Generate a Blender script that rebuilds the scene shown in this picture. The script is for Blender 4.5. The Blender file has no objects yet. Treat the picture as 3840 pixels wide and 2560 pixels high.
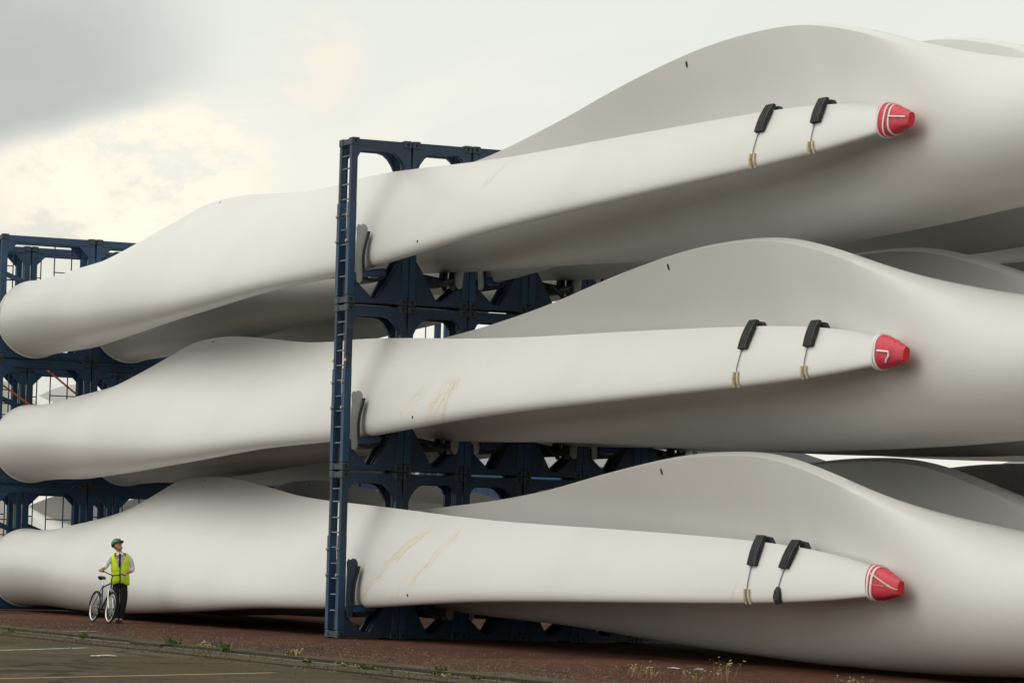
import bpy, bmesh, math, random
import numpy as np
from mathutils import Vector, Matrix
random.seed(7)
S = bpy.context.scene
COL = S.collection
R = math.radians

# ------------------------------------------------------------------ camera
CAM_LOC = Vector((0, 0, 1.45))
RIGHT = Vector((0.40782516, 0.91267385, 0.02655327))
DOWN = Vector((-0.04841598, 0.05065693, -0.99754186))
FWD = Vector((-0.91177548, 0.40553707, 0.06484718))
cd = bpy.data.cameras.new('camera')
cam = bpy.data.objects.new('camera', cd)
COL.objects.link(cam)
m = Matrix((RIGHT, -DOWN, -FWD)).transposed().to_4x4()
m.translation = CAM_LOC
cam.matrix_world = m
cd.sensor_width = 36.0
cd.lens = 12900.0 / 3840.0 * 36.0
cd.clip_start = 0.5
cd.clip_end = 6000
S.camera = cam

# ------------------------------------------------------------------ world
SUN_DIR = Vector((-0.22, -0.64, 0.72)).normalized()        # towards the sun
w = bpy.data.worlds.new('World')
S.world = w
w.use_nodes = True
nt = w.node_tree
nt.nodes.clear()


def N(nt, typ, **kw):
    n = nt.nodes.new(typ)
    for k, v in kw.items():
        if k.startswith('i_'):
            key = k[2:]
            n.inputs[int(key) if key.isdigit() else key].default_value = v
        else:
            setattr(n, k, v)
    return n


def math_node(nt, op, a, b=None, clamp=False):
    n = nt.nodes.new('ShaderNodeMath')
    n.operation = op
    n.use_clamp = clamp
    for i, v in enumerate((a, b)):
        if v is None:
            continue
        if isinstance(v, (int, float)):
            n.inputs[i].default_value = v
        else:
            nt.links.new(v, n.inputs[i])
    return n.outputs[0]


def mixc(nt, fac, a, b, blend='MIX'):
    n = nt.nodes.new('ShaderNodeMix')
    n.data_type = 'RGBA'
    n.blend_type = blend
    for sock, v in ((n.inputs[0], fac), (n.inputs[6], a), (n.inputs[7], b)):
        if isinstance(v, (int, float)):
            sock.default_value = v
        elif isinstance(v, tuple):
            sock.default_value = (v[0], v[1], v[2], 1)
        else:
            nt.links.new(v, sock)
    return n.outputs[2]


def smooth(nt, v, a, b, lo=0.0, hi=1.0):
    n = nt.nodes.new('ShaderNodeMapRange')
    n.interpolation_type = 'SMOOTHSTEP'
    nt.links.new(v, n.inputs[0])
    n.inputs[1].default_value = a
    n.inputs[2].default_value = b
    n.inputs[3].default_value = lo
    n.inputs[4].default_value = hi
    return n.outputs[0]


def noise(nt, vec, scale, detail=4, rough=0.5, dist=0.0):
    n = nt.nodes.new('ShaderNodeTexNoise')
    n.inputs['Scale'].default_value = scale
    n.inputs['Detail'].default_value = detail
    n.inputs['Roughness'].default_value = rough
    n.inputs['Distortion'].default_value = dist
    if vec is not None:
        nt.links.new(vec, n.inputs['Vector'])
    return n


def dirmask(nt, vec, d, inner, outer):
    """1 inside 'inner' degrees of direction d, 0 outside 'outer'"""
    n = nt.nodes.new('ShaderNodeVectorMath')
    n.operation = 'DOT_PRODUCT'
    nt.links.new(vec, n.inputs[0])
    dd = Vector(d).normalized()
    n.inputs[1].default_value = dd
    return smooth(nt, n.outputs['Value'], math.cos(R(outer)), math.cos(R(inner)))


sky = N(nt, 'ShaderNodeTexSky')
sky.sky_type = 'NISHITA'
sky.sun_disc = False
sky.sun_elevation = math.asin(SUN_DIR.z)
sky.sun_rotation = math.atan2(SUN_DIR.x, SUN_DIR.y)
sky.air_density = 1.0
sky.dust_density = 3.0
bg1 = N(nt, 'ShaderNodeBackground')
bg1.inputs['Strength'].default_value = 0.10
nt.links.new(sky.outputs[0], bg1.inputs['Color'])
tc = N(nt, 'ShaderNodeTexCoord')
gen = tc.outputs['Generated']
# flatten the clouds a little towards the horizon
mp = N(nt, 'ShaderNodeMapping')
mp.inputs['Scale'].default_value = (1, 1, 1.9)
nt.links.new(gen, mp.inputs['Vector'])
n0 = noise(nt, mp.outputs[0], 9.0, 4, 0.5)
# distort the direction
vm = N(nt, 'ShaderNodeVectorMath', operation='SUBTRACT')
nt.links.new(n0.outputs['Color'], vm.inputs[0])
vm.inputs[1].default_value = (0.5, 0.5, 0.5)
vs = N(nt, 'ShaderNodeVectorMath', operation='SCALE')
nt.links.new(vm.outputs[0], vs.inputs[0])
vs.inputs['Scale'].default_value = 0.030
va = N(nt, 'ShaderNodeVectorMath', operation='ADD')
nt.links.new(gen, va.inputs[0])
nt.links.new(vs.outputs[0], va.inputs[1])
vn = N(nt, 'ShaderNodeVectorMath', operation='NORMALIZE')
nt.links.new(va.outputs[0], vn.inputs[0])
dv = vn.outputs[0]
n1 = noise(nt, mp.outputs[0], 5.0, 7, 0.55, 0.6)
n2 = noise(nt, mp.outputs[0], 24.0, 10, 0.66, 0.12)
c0 = mixc(nt, smooth(nt, n1.outputs['Fac'], 0.35, 0.65), (0.84, 0.87, 0.80), (0.94, 0.93, 0.84))
# a grey bank of cloud with a slanting lower edge, bright cream break below it
edge = N(nt, 'ShaderNodeVectorMath', operation='DOT_PRODUCT')
nt.links.new(dv, edge.inputs[0])
edge.inputs[1].default_value = (0.0100, -0.3602, 0.9328)
above = smooth(nt, edge.outputs['Value'], math.sin(R(-.25)), math.sin(R(.75)))
bank = dirmask(nt, dv, (-0.9578, 0.2551, 0.1322), 0.6, 4.6)
gm = math_node(nt, 'MULTIPLY', math_node(nt, 'MULTIPLY', above, bank), smooth(nt, n2.outputs['Fac'], 0.25, 0.6, 0.9, 1.0))
c1 = mixc(nt, gm, c0, (0.53, 0.555, 0.53))
low = dirmask(nt, dv, (-0.9565, 0.2849, 0.0632), 0.8, 3.4)
c1 = mixc(nt, math_node(nt, 'MULTIPLY', low, 0.5), c1, (0.72, 0.70, 0.62))
below = smooth(nt, edge.outputs['Value'], math.sin(R(.35)), math.sin(R(-.3)))
glow = dirmask(nt, dv, (-0.9479, 0.2989, 0.1106), 0.7, 2.9)
glow2 = math_node(nt, 'MULTIPLY', glow, below)
gl = math_node(nt, 'MULTIPLY', glow2, smooth(nt, n2.outputs['Fac'], 0.42, 0.56, 0.12, 1.0))
c2 = mixc(nt, gl, c1, (1.16, 1.04, 0.86))
warm = dirmask(nt, dv, (-0.9284, 0.3431, 0.1429), 0.2, 1.3)
wm = math_node(nt, 'MULTIPLY', warm, smooth(nt, n2.outputs['Fac'], 0.42, 0.60, 0.1, 0.85))
c3 = mixc(nt, wm, c2, (1.0, 0.92, 0.80))
bg2 = N(nt, 'ShaderNodeBackground')
bg2.inputs['Strength'].default_value = 1.0
nt.links.new(c3, bg2.inputs['Color'])
mx = N(nt, 'ShaderNodeMixShader')
mx.inputs[0].default_value = 0.94
nt.links.new(bg1.outputs[0], mx.inputs[1])
nt.links.new(bg2.outputs[0], mx.inputs[2])
wo = N(nt, 'ShaderNodeOutputWorld')
nt.links.new(mx.outputs[0], wo.inputs[0])

# ------------------------------------------------------------------ sun
sl = bpy.data.lights.new('sun', 'SUN')
sl.energy = 1.5
sl.angle = R(60)
sl.color = (1.0, 0.965, 0.91)
so = bpy.data.objects.new('sun', sl)
COL.objects.link(so)
so.rotation_euler = (-SUN_DIR).to_track_quat('-Z', 'Y').to_euler()

S.view_settings.view_transform = 'Standard'
S.view_settings.look = 'None'
S.view_settings.exposure = 0.0
S.view_settings.gamma = 1.0
S.view_settings.use_curve_mapping = False
S.render.engine = 'CYCLES'
S.cycles.max_bounces = 6
S.cycles.diffuse_bounces = 4

# ------------------------------------------------------------------ materials


def mat(name, rgb, rough=0.5, metal=0.0, spec=0.5):
    m = bpy.data.materials.new(name)
    m.use_nodes = True
    b = m.node_tree.nodes['Principled BSDF']
    b.inputs['Base Color'].default_value = (*rgb, 1)
    b.inputs['Roughness'].default_value = rough
    b.inputs['Metallic'].default_value = metal
    b.inputs['Specular IOR Level'].default_value = spec
    return m, m.node_tree, b


def varied(name, rgb, rgb2, scale=3.0, rough=0.5, metal=0.0, lo=0.4, hi=0.65, bump=0.0, bscale=40, detail=5, spec=0.5):
    m, nt, b = mat(name, rgb, rough, metal, spec)
    tcn = N(nt, 'ShaderNodeTexCoord')
    n = noise(nt, tcn.outputs['Object'], scale, detail, 0.6)
    c = mixc(nt, smooth(nt, n.outputs['Fac'], lo, hi), rgb, rgb2)
    nt.links.new(c, b.inputs['Base Color'])
    if bump:
        nb = noise(nt, tcn.outputs['Object'], bscale, 4, 0.6)
        bn = N(nt, 'ShaderNodeBump')
        bn.inputs['Strength'].default_value = bump
        bn.inputs['Distance'].default_value = 0.02
        nt.links.new(nb.outputs['Fac'], bn.inputs['Height'])
        nt.links.new(bn.outputs[0], b.inputs['Normal'])
    return m


def blade_material(name, streaks=(), dirt=1.0):
    """gelcoat white, faint soiling, and soft beige run marks at given places on the blade.
    streaks: (x centre, half width, z lo, z hi, slant, amount, seed)"""
    m, nt, b = mat(name, (0.64, 0.64, 0.62), 0.36, 0, 0.4)
    tcn = N(nt, 'ShaderNodeTexCoord')
    ob = tcn.outputs['Object']
    n = noise(nt, ob, 0.35, 3, 0.5)
    col = mixc(nt, smooth(nt, n.outputs['Fac'], 0.35, 0.7), (0.660, 0.658, 0.640), (0.63, 0.625, 0.60))
    # thin downward run marks everywhere, very faint
    mpn = N(nt, 'ShaderNodeMapping')
    mpn.inputs['Scale'].default_value = (5.0, 0.5, 0.55)
    nt.links.new(ob, mpn.inputs['Vector'])
    nr = noise(nt, mpn.outputs[0], 3.0, 5, 0.65)
    col = mixc(nt, math_node(nt, 'MULTIPLY', smooth(nt, nr.outputs['Fac'], 0.58, 0.8), 0.16 * dirt), col, (0.55, 0.46, 0.33))
    sp = noise(nt, ob, 6.0, 2, 0.5)
    col = mixc(nt, math_node(nt, 'MULTIPLY', smooth(nt, sp.outputs['Fac'], 0.74, 0.80), 0.18), col, (0.5, 0.42, 0.32))
    sx = N(nt, 'ShaderNodeSeparateXYZ')
    nt.links.new(ob, sx.inputs[0])
    X, Z = sx.outputs[0], sx.outputs[2]
    for (xc, hw, z0, z1, slant, amt, seed) in streaks:
        # x' = x - xc - slant*(z-z0)
        zz = math_node(nt, 'SUBTRACT', Z, z0)
        xs = math_node(nt, 'SUBTRACT', math_node(nt, 'SUBTRACT', X, xc), math_node(nt, 'MULTIPLY', zz, slant))
        wig = noise(nt, ob, 1.7, 4, 0.6)
        xs = math_node(nt, 'ADD', xs, math_node(nt, 'MULTIPLY', math_node(nt, 'SUBTRACT', wig.outputs['Fac'], 0.5), .9))
        cmb = N(nt, 'ShaderNodeCombineXYZ')
        nt.links.new(math_node(nt, 'MULTIPLY', xs, 9.0), cmb.inputs[0])
        nt.links.new(math_node(nt, 'MULTIPLY', Z, 1.3), cmb.inputs[2])
        cmb.inputs[1].default_value = seed
        ns = noise(nt, cmb.outputs[0], 1.2, 4, 0.6, 0.3)
        mk = smooth(nt, math_node(nt, 'ABSOLUTE', xs), hw * 0.35, hw, 1.0, 0.0)
        mz = math_node(nt, 'MULTIPLY', smooth(nt, Z, z0 - 0.08, z0 + 0.12), smooth(nt, Z, z1 - 0.3, z1, 1.0, 0.0))
        f = math_node(nt, 'MULTIPLY', math_node(nt, 'MULTIPLY', mk, mz), smooth(nt, ns.outputs['Fac'], 0.40, 0.72))
        col = mixc(nt, math_node(nt, 'MULTIPLY', f, amt, True), col, (0.56, 0.43, 0.26))
    nt.links.new(col, b.inputs['Base Color'])
    return m


M = {}
M['blade'] = blade_material('blade_gelcoat')
# local z runs from about -1.05 (bottom) to 2.2 (top)
M['bladeA1'] = blade_material('blade_gelcoat_runs', [(28.3, .25, .72, 1.25, .9, 0.82, 1.), (25.8, .14, .15, .7, 1.3, 0.45, 2.), (38.0, .08, .2, .7, .5, 0.36, 3.)])
M['bladeA2'] = blade_material('blade_gelcoat_stains', [(26.9, .6, -.42, .75, .5, 0.91, 4.), (28.8, .22, .72, 1.3, .15, 0.55, 5.), (25.5, .4, -.1, .65, 1.3, 0.51, 6.)])
M['bladeA3'] = blade_material('blade_gelcoat_streaks', [(23.6, .26, -.35, 1.25, 1.7, 0.86, 7.), (26.1, .24, .05, 1.25, 1.25, 0.82, 8.), (25.2, .4, -.5, .45, 1.0, 0.42, 9.), (38.2, .1, -.1, .45, .7, 0.73, 10.)])
M['flange'] = varied('root_flange_paint', (0.72, 0.72, 0.70), (0.64, 0.64, 0.61), 2, 0.4)
M['root_end'] = varied('root_end_cover', (0.30, 0.30, 0.29), (0.22, 0.22, 0.21), 3, 0.7)


def steel(name, base, base2, rust=0.35, rough=0.5):
    m, nt, b = mat(name, base, rough)
    tcn = N(nt, 'ShaderNodeTexCoord')
    geo = N(nt, 'ShaderNodeNewGeometry')
    n = noise(nt, geo.outputs['Position'], 2.2, 5, 0.6)
    c = mixc(nt, smooth(nt, n.outputs['Fac'], 0.35, 0.68), base, base2)
    n2 = noise(nt, geo.outputs['Position'], 9.0, 6, 0.7)
    n3 = noise(nt, geo.outputs['Position'], 0.9, 2, 0.5)
    f = math_node(nt, 'MULTIPLY', smooth(nt, n2.outputs['Fac'], 0.58, 0.68), smooth(nt, n3.outputs['Fac'], 0.46, 0.6))
    c = mixc(nt, math_node(nt, 'MULTIPLY', f, rust), c, (0.16, 0.065, 0.025))
    mpn = N(nt, 'ShaderNodeMapping')
    mpn.inputs['Scale'].default_value = (14, 14, 1.2)
    nt.links.new(geo.outputs['Position'], mpn.inputs['Vector'])
    n4 = noise(nt, mpn.outputs[0], 1.5, 5, 0.7)
    c = mixc(nt, math_node(nt, 'MULTIPLY', smooth(nt, n4.outputs['Fac'], 0.55, 0.78), 0.4), c, (0.06, 0.075, 0.085))
    nt.links.new(c, b.inputs['Base Color'])
    return m


M['navy'] = steel('navy_steel', (0.011, 0.025, 0.056), (0.011, 0.037, 0.078), 0.7)
M['blue'] = steel('blue_steel', (0.012, 0.056, 0.128), (0.012, 0.042, 0.095), 0.7)
M['blue2'] = steel('bright_blue_steel', (0.014, 0.060, 0.125), (0.018, 0.055, 0.10), 0.6)
M['rung'] = varied('worn_rung_steel', (0.17, 0.22, 0.28), (0.08, 0.12, 0.16), 8, 0.45)
M['cast'] = varied('corner_casting_steel', (0.028, 0.045, 0.062), (0.012, 0.024, 0.04), 6, 0.5)
M['galv'] = varied('galvanised_steel', (0.34, 0.35, 0.34), (0.29, 0.30, 0.29), 5, 0.45, 0.35)
M['dark'] = varied('dark_steel', (0.014, 0.016, 0.02), (0.03, 0.03, 0.03), 6, 0.6)
M['rubber'] = varied('black_rubber', (0.012, 0.012, 0.013), (0.022, 0.022, 0.024), 12, 0.8)
M['foam'] = varied('black_foam', (0.013, 0.014, 0.016), (0.028, 0.030, 0.033), 10, 0.75, bump=0.4, bscale=30)
M['bolt'] = varied('bolt_steel', (0.55, 0.50, 0.43), (0.30, 0.22, 0.15), 25, 0.4, 0.4)
M['rope'] = mat('grey_rope', (0.16, 0.16, 0.19), 0.9)[0]
M['wood'] = varied('pale_wood', (0.58, 0.48, 0.32), (0.46, 0.36, 0.22), 12, 0.8)
M['strap'] = mat('white_tape', (0.78, 0.78, 0.75), 0.6)[0]
M['red'] = varied('red_tarpaulin', (0.62, 0.035, 0.07), (0.50, 0.03, 0.055), 7, 0.5, bump=0.5, bscale=14)
M['redend'] = mat('bright_red_end', (0.60, 0.006, 0.018), 0.45)[0]
M['orange'] = mat('orange_strap', (0.62, 0.16, 0.03), 0.7)[0]
M['yellow_tag'] = mat('yellow_tag', (0.75, 0.50, 0.05), 0.6)[0]
M['hole'] = mat('hole_black', (0.01, 0.008, 0.008), 0.9)[0]
M['tick'] = mat('receptor_maroon', (0.06, 0.015, 0.015), 0.7)[0]

# ------------------------------------------------------------------ helpers


def link(name, me, m, parent=None):
    o = bpy.data.objects.new(name, me)
    COL.objects.link(o)
    if m is not None and len(me.materials) == 0:
        me.materials.append(m)
    if parent is not None:
        o.parent = parent
    return o


def bm_obj(name, bm, m, parent=None, smooth_ang=None):
    me = bpy.data.meshes.new(name)
    bm.normal_update()
    bm.to_mesh(me)
    bm.free()
    if smooth_ang:
        me.polygons.foreach_set('use_smooth', [True] * len(me.polygons))
        try:
            me.set_sharp_from_angle(angle=R(smooth_ang))
        except Exception:
            pass
    return link(name, me, m, parent)


def box(bm, x0, x1, y0, y1, z0, z1, bev=0.0):
    r = bmesh.ops.create_cube(bm, size=1)
    vs = r['verts']
    for v in vs:
        v.co = Vector(((x0 + x1) / 2 + v.co.x * (x1 - x0), (y0 + y1) / 2 + v.co.y * (y1 - y0), (z0 + z1) / 2 + v.co.z * (z1 - z0)))
    if bev:
        es = list({e for v in vs for e in v.link_edges})
        bmesh.ops.bevel(bm, geom=es, offset=bev, segments=1, affect='EDGES')


def tube(bm, pts, r, n=8, r1=None, caps=True):
    pts = [Vector(p) for p in pts]
    rings = []
    for i, p in enumerate(pts):
        d = (pts[min(i + 1, len(pts) - 1)] - pts[max(i - 1, 0)]).normalized()
        a = d.orthogonal().normalized() if i == 0 else (rings_dir - rings_dir.dot(d) * d).normalized()
        rings_dir = a
        b = d.cross(a)
        rr = r if r1 is None else r + (r1 - r) * i / (len(pts) - 1)
        rings.append([bm.verts.new(p + rr * (math.cos(t) * a + math.sin(t) * b)) for t in [2 * math.pi * k / n for k in range(n)]])
    for i in range(len(rings) - 1):
        for k in range(n):
            bm.faces.new((rings[i][k], rings[i][(k + 1) % n], rings[i + 1][(k + 1) % n], rings[i + 1][k]))
    if caps:
        bm.faces.new(rings[0][::-1])
        bm.faces.new(rings[-1])


def bar(bm, p, q, wy, wz):
    """rectangular bar from p to q"""
    p, q = Vector(p), Vector(q)
    d = (q - p).normalized()
    up = Vector((1, 0, 0)) if abs(d.x) < 0.9 else Vector((0, 0, 1))
    a = d.cross(up).normalized()
    b = a.cross(d).normalized()
    vs = []
    for c in (p, q):
        vs.append([bm.verts.new(c + a * sx * wy / 2 + b * sy * wz / 2) for sx, sy in ((-1, -1), (1, -1), (1, 1), (-1, 1))])
    for k in range(4):
        bm.faces.new((vs[0][k], vs[0][(k + 1) % 4], vs[1][(k + 1) % 4], vs[1][k]))
    bm.faces.new(vs[0][::-1])
    bm.faces.new(vs[1])


def plate(bm, outer, holes, x0, x1):
    """flat plate in the YZ plane from x0 to x1 with polygonal holes"""
    edges = []
    for loop in [outer] + list(holes):
        vs = [bm.verts.new((x0, y, z)) for y, z in loop]
        for i in range(len(vs)):
            edges.append(bm.edges.new((vs[i], vs[(i + 1) % len(vs)])))
    r = bmesh.ops.triangle_fill(bm, use_beauty=True, use_dissolve=False, edges=edges)
    fs = [g for g in r['geom'] if isinstance(g, bmesh.types.BMFace)]
    e = bmesh.ops.extrude_face_region(bm, geom=fs)
    bmesh.ops.translate(bm, vec=(x1 - x0, 0, 0), verts=[g for g in e['geom'] if isinstance(g, bmesh.types.BMVert)])
    bmesh.ops.recalc_face_normals(bm, faces=bm.faces)


def empty(name, loc=(0, 0, 0), rz=0, label=None, cat=None, group=None):
    o = bpy.data.objects.new(name, None)
    COL.objects.link(o)
    o.location = loc
    o.rotation_euler = (0, 0, rz)
    tag(o, label, cat, group)
    return o


def tag(o, label=None, cat=None, group=None, kind=None):
    if label:
        o['label'] = label
    if cat:
        o['category'] = cat
    if group:
        o['group'] = group
    if kind:
        o['kind'] = kind
    return o


KIDS = {}


def copy_tree(o, kids=None):
    c = o.copy()
    COL.objects.link(c)
    for ch in o.children:
        k = ch.copy()
        COL.objects.link(k)
        k.parent = c
        for g in ch.children:
            g2 = g.copy()
            COL.objects.link(g2)
            g2.parent = k
    return c


# ------------------------------------------------------------------ ground and setting


def ground_mat(name, a, b2, c, sc=1.0, rough=0.9, stretch=(1, 1, 1)):
    m, nt, b = mat(name, a, rough, 0, 0.08)
    geo = N(nt, 'ShaderNodeNewGeometry')
    pos = geo.outputs['Position']
    n1 = noise(nt, pos, 0.32 * sc, 7, 0.7)
    mpn = N(nt, 'ShaderNodeMapping')
    mpn.inputs['Scale'].default_value = stretch
    nt.links.new(pos, mpn.inputs['Vector'])
    n2 = noise(nt, mpn.outputs[0], 6.0 * sc, 6, 0.75)
    n3 = noise(nt, pos, 28.0 * sc, 3, 0.7)
    col = mixc(nt, smooth(nt, n1.outputs['Fac'], 0.38, 0.64), a, b2)
    col = mixc(nt, math_node(nt, 'MULTIPLY', smooth(nt, n2.outputs['Fac'], 0.46, 0.60), 0.95), col, c)
    n5 = noise(nt, pos, 2.6 * sc, 5, 0.8)
    col = mixc(nt, math_node(nt, 'MULTIPLY', smooth(nt, n5.outputs['Fac'], 0.54, 0.64), 0.75), col, (c[0] * .5, c[1] * .5, c[2] * .5))
    n6 = noise(nt, pos, 3.7 * sc, 5, 0.8)
    col = mixc(nt, math_node(nt, 'MULTIPLY', smooth(nt, n6.outputs['Fac'], 0.60, 0.68), 0.6), col, (min(1, b2[0] * 2.2), min(1, b2[1] * 2.4), min(1, b2[2] * 2.4)))
    col = mixc(nt, math_node(nt, 'MULTIPLY', smooth(nt, n3.outputs['Fac'], 0.56, 0.70), 0.7), col, (0.025, 0.020, 0.016))
    n4 = noise(nt, pos, 19.0 * sc, 2, 0.6)
    col = mixc(nt, math_node(nt, 'MULTIPLY', smooth(nt, n4.outputs['Fac'], 0.68, 0.74), 0.5), col, (0.30, 0.26, 0.21))
    nt.links.new(col, b.inputs['Base Color'])
    bn = N(nt, 'ShaderNodeBump')
    bn.inputs['Strength'].default_value = 0.6
    bn.inputs['Distance'].default_value = 0.03
    nt.links.new(n3.outputs['Fac'], bn.inputs['Height'])
    nt.links.new(bn.outputs[0], b.inputs['Normal'])
    return m


M['asphalt'] = ground_mat('old_asphalt', (0.085, 0.066, 0.042), (0.060, 0.048, 0.031), (0.098, 0.078, 0.050), 1.0)
M['redground'] = ground_mat('red_brown_hardstanding', (0.125, 0.047, 0.028), (0.085, 0.036, 0.024), (0.050, 0.029, 0.021), 1.0, stretch=(0.6, 1.6, 1))
M['concrete'] = ground_mat('mossy_concrete', (0.120, 0.092, 0.060), (0.080, 0.066, 0.042), (0.055, 0.048, 0.028), 1.2)
M['rail_dark'] = mat('rail_slot_dirt_and_pit', (0.022, 0.018, 0.013), 0.9)[0]
M['rail'] = varied('worn_rail_steel', (0.10, 0.07, 0.05), (0.16, 0.13, 0.10), 4, 0.5, 0.4)


def quad(name, pts, z, m, kind='structure', parent=None):
    bm = bmesh.new()
    bm.faces.new([bm.verts.new((x, y, z)) for x, y in pts])
    o = bm_obj(name, bm, m, parent)
    if o.data.polygons[0].normal.z < 0:
        o.data.flip_normals()
    if kind:
        o['kind'] = kind
    return o


def crack(m, wpatch, amt):
    nt = m.node_tree
    b = nt.nodes['Principled BSDF']
    src = b.inputs['Base Color'].links[0].from_socket
    geo = N(nt, 'ShaderNodeNewGeometry')
    wob = noise(nt, geo.outputs['Position'], .8, 5, .7)
    vs_ = N(nt, 'ShaderNodeVectorMath', operation='MULTIPLY_ADD')
    nt.links.new(wob.outputs['Color'], vs_.inputs[0])
    vs_.inputs[1].default_value = (1.6, 1.6, 0)
    nt.links.new(geo.outputs['Position'], vs_.inputs[2])
    v = N(nt, 'ShaderNodeTexVoronoi', feature='DISTANCE_TO_EDGE')
    v.inputs['Scale'].default_value = wpatch
    nt.links.new(vs_.outputs[0], v.inputs['Vector'])
    f = smooth(nt, v.outputs['Distance'], .004, .030, amt, 0.0)
    v2 = N(nt, 'ShaderNodeTexVoronoi', feature='F1')
    v2.inputs['Scale'].default_value = wpatch * .7
    nt.links.new(vs_.outputs[0], v2.inputs['Vector'])
    sp_ = N(nt, 'ShaderNodeSeparateColor')
    nt.links.new(v2.outputs['Color'], sp_.inputs[0])
    tone = smooth(nt, sp_.outputs[0], 0, 1, .78, 1.18)
    cc = N(nt, 'ShaderNodeCombineColor')
    for i in range(3):
        nt.links.new(tone, cc.inputs[i])
    c = mixc(nt, 1.0, src, cc.outputs[0], 'MULTIPLY')
    c = mixc(nt, f, c, (0.022, 0.020, 0.015))
    nt.links.new(c, b.inputs['Base Color'])


crack(M['asphalt'], .33, .85)
crack(M['redground'], .22, .5)
quad('ground', [(-3000, -3000), (1500, -3000), (1500, 3000), (-3000, 3000)], -0.012, M['asphalt'])
quad('hardstanding', [(-400, 18.16), (200, 18.16), (200, 120), (-400, 120)], 0.0, M['redground'])
# crane rail track: concrete margins either side of a recessed dirty slot with a rail head
bm = bmesh.new()
for y0, y1, h in ((16.60, 17.22, 0.008), (17.50, 18.16, 0.045)):
    x = -140.0
    while x < 10:
        L = 3.0
        dh = random.uniform(-0.006, 0.006)
        box(bm, x + 0.012, x + L - 0.012, y0 + random.uniform(0, .02), y1 - random.uniform(0, .01), -0.06, h + dh, 0.008)
        x += L
o = bm_obj('track_margin', bm, M['concrete'])
o['kind'] = 'structure'
bm = bmesh.new()
box(bm, -140, 10, 17.478, 17.496, -.05, .058, .002)
box(bm, -140, 10, 16.575, 16.592, -.05, .012, .002)
o = bm_obj('slot_edge', bm, M['rail_dark'])
o['kind'] = 'structure'
quad('track_slot', [(-140, 17.2), (10, 17.2), (10, 17.5), (-140, 17.5)], -0.004, M['rail_dark'])
bm = bmesh.new()
box(bm, -140, 10, 17.30, 17.37, -0.003, 0.022, 0.004)
o = bm_obj('crane_rail', bm, M['rail'])
o['kind'] = 'structure'


def paint_mat(name, rgb, wear):
    m, nt, b = mat(name, rgb, 0.8)
    geo = N(nt, 'ShaderNodeNewGeometry')
    n = noise(nt, geo.outputs['Position'], 7.0, 6, 0.75)
    col = mixc(nt, smooth(nt, n.outputs['Fac'], wear - 0.05, wear + 0.06), rgb, (0.075, 0.068, 0.052))
    nt.links.new(col, b.inputs['Base Color'])
    return m


M['yellow'] = paint_mat('worn_yellow_paint', (0.42, 0.25, 0.07), 0.60)
M['teal'] = paint_mat('worn_teal_paint', (0.30, 0.42, 0.36), 0.52)


def strip(name, p, q, wdt, z, m, label):
    p, q = Vector((*p, 0)), Vector((*q, 0))
    d = (q - p).normalized()
    n = Vector((-d.y, d.x, 0)) * wdt / 2
    o = quad(name, [((p + n).x, (p + n).y), ((q + n).x, (q + n).y), ((q - n).x, (q - n).y), ((p - n).x, (p - n).y)], z, m)
    return o


strip('painted_line', (-35.0, 5.35), (-41.86, 15.4), 0.11, -0.008, M['yellow'], None)
strip('painted_line', (-48.2, 12.4), (-51.96, 16.0), 0.16, -0.008, M['teal'], None)
strip('painted_line', (-62.40, 18.72), (-62.66, 19.45), 0.30, 0.004, M['teal'], None)

M['puddle'] = varied('puddle_water', (0.02, 0.018, 0.015), (0.09, 0.075, 0.06), 9, 0.12, 0, .45, .6)
bm = bmesh.new()
bm.faces.new([bm.verts.new((-41.9 + (1.1 + .25 * math.sin(5 * t)) * math.cos(t), 18.75 + (.30 + .08 * math.sin(3 * t + 1)) * math.sin(t), .004)) for t in [2 * math.pi * q / 40 for q in range(40)]])
o = bm_obj('puddle', bm, M['puddle'])
o['kind'] = 'structure'
# long low band of far sheds and tree line beyond the yard
M['shed'] = varied('far_shed_cladding', (0.36, 0.37, 0.36), (0.28, 0.29, 0.29), 0.3, 0.7)
M['roof'] = varied('far_shed_roof', (0.20, 0.21, 0.22), (0.16, 0.17, 0.18), 0.3, 0.7)

# ------------------------------------------------------------------ blades


def pchip(xk, yk, x):
    xk = np.asarray(xk, float)
    yk = np.asarray(yk, float)
    h = np.diff(xk)
    dl = np.diff(yk) / h
    mm = np.zeros(len(xk))
    for i in range(1, len(xk) - 1):
        if dl[i - 1] * dl[i] > 0:
            w1 = 2 * h[i] + h[i - 1]
            w2 = h[i] + 2 * h[i - 1]
            mm[i] = (w1 + w2) / (w1 / dl[i - 1] + w2 / dl[i])
    mm[0] = dl[0]
    mm[-1] = dl[-1]
    i = np.clip(np.searchsorted(xk, x, side='right') - 1, 0, len(h) - 1)
    t = (x - xk[i]) / h[i]
    return (2 * t**3 - 3 * t**2 + 1) * yk[i] + (t**3 - 2 * t**2 + t) * h[i] * mm[i] + (-2 * t**3 + 3 * t**2) * yk[i + 1] + (t**3 - t**2) * h[i] * mm[i + 1]


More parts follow.
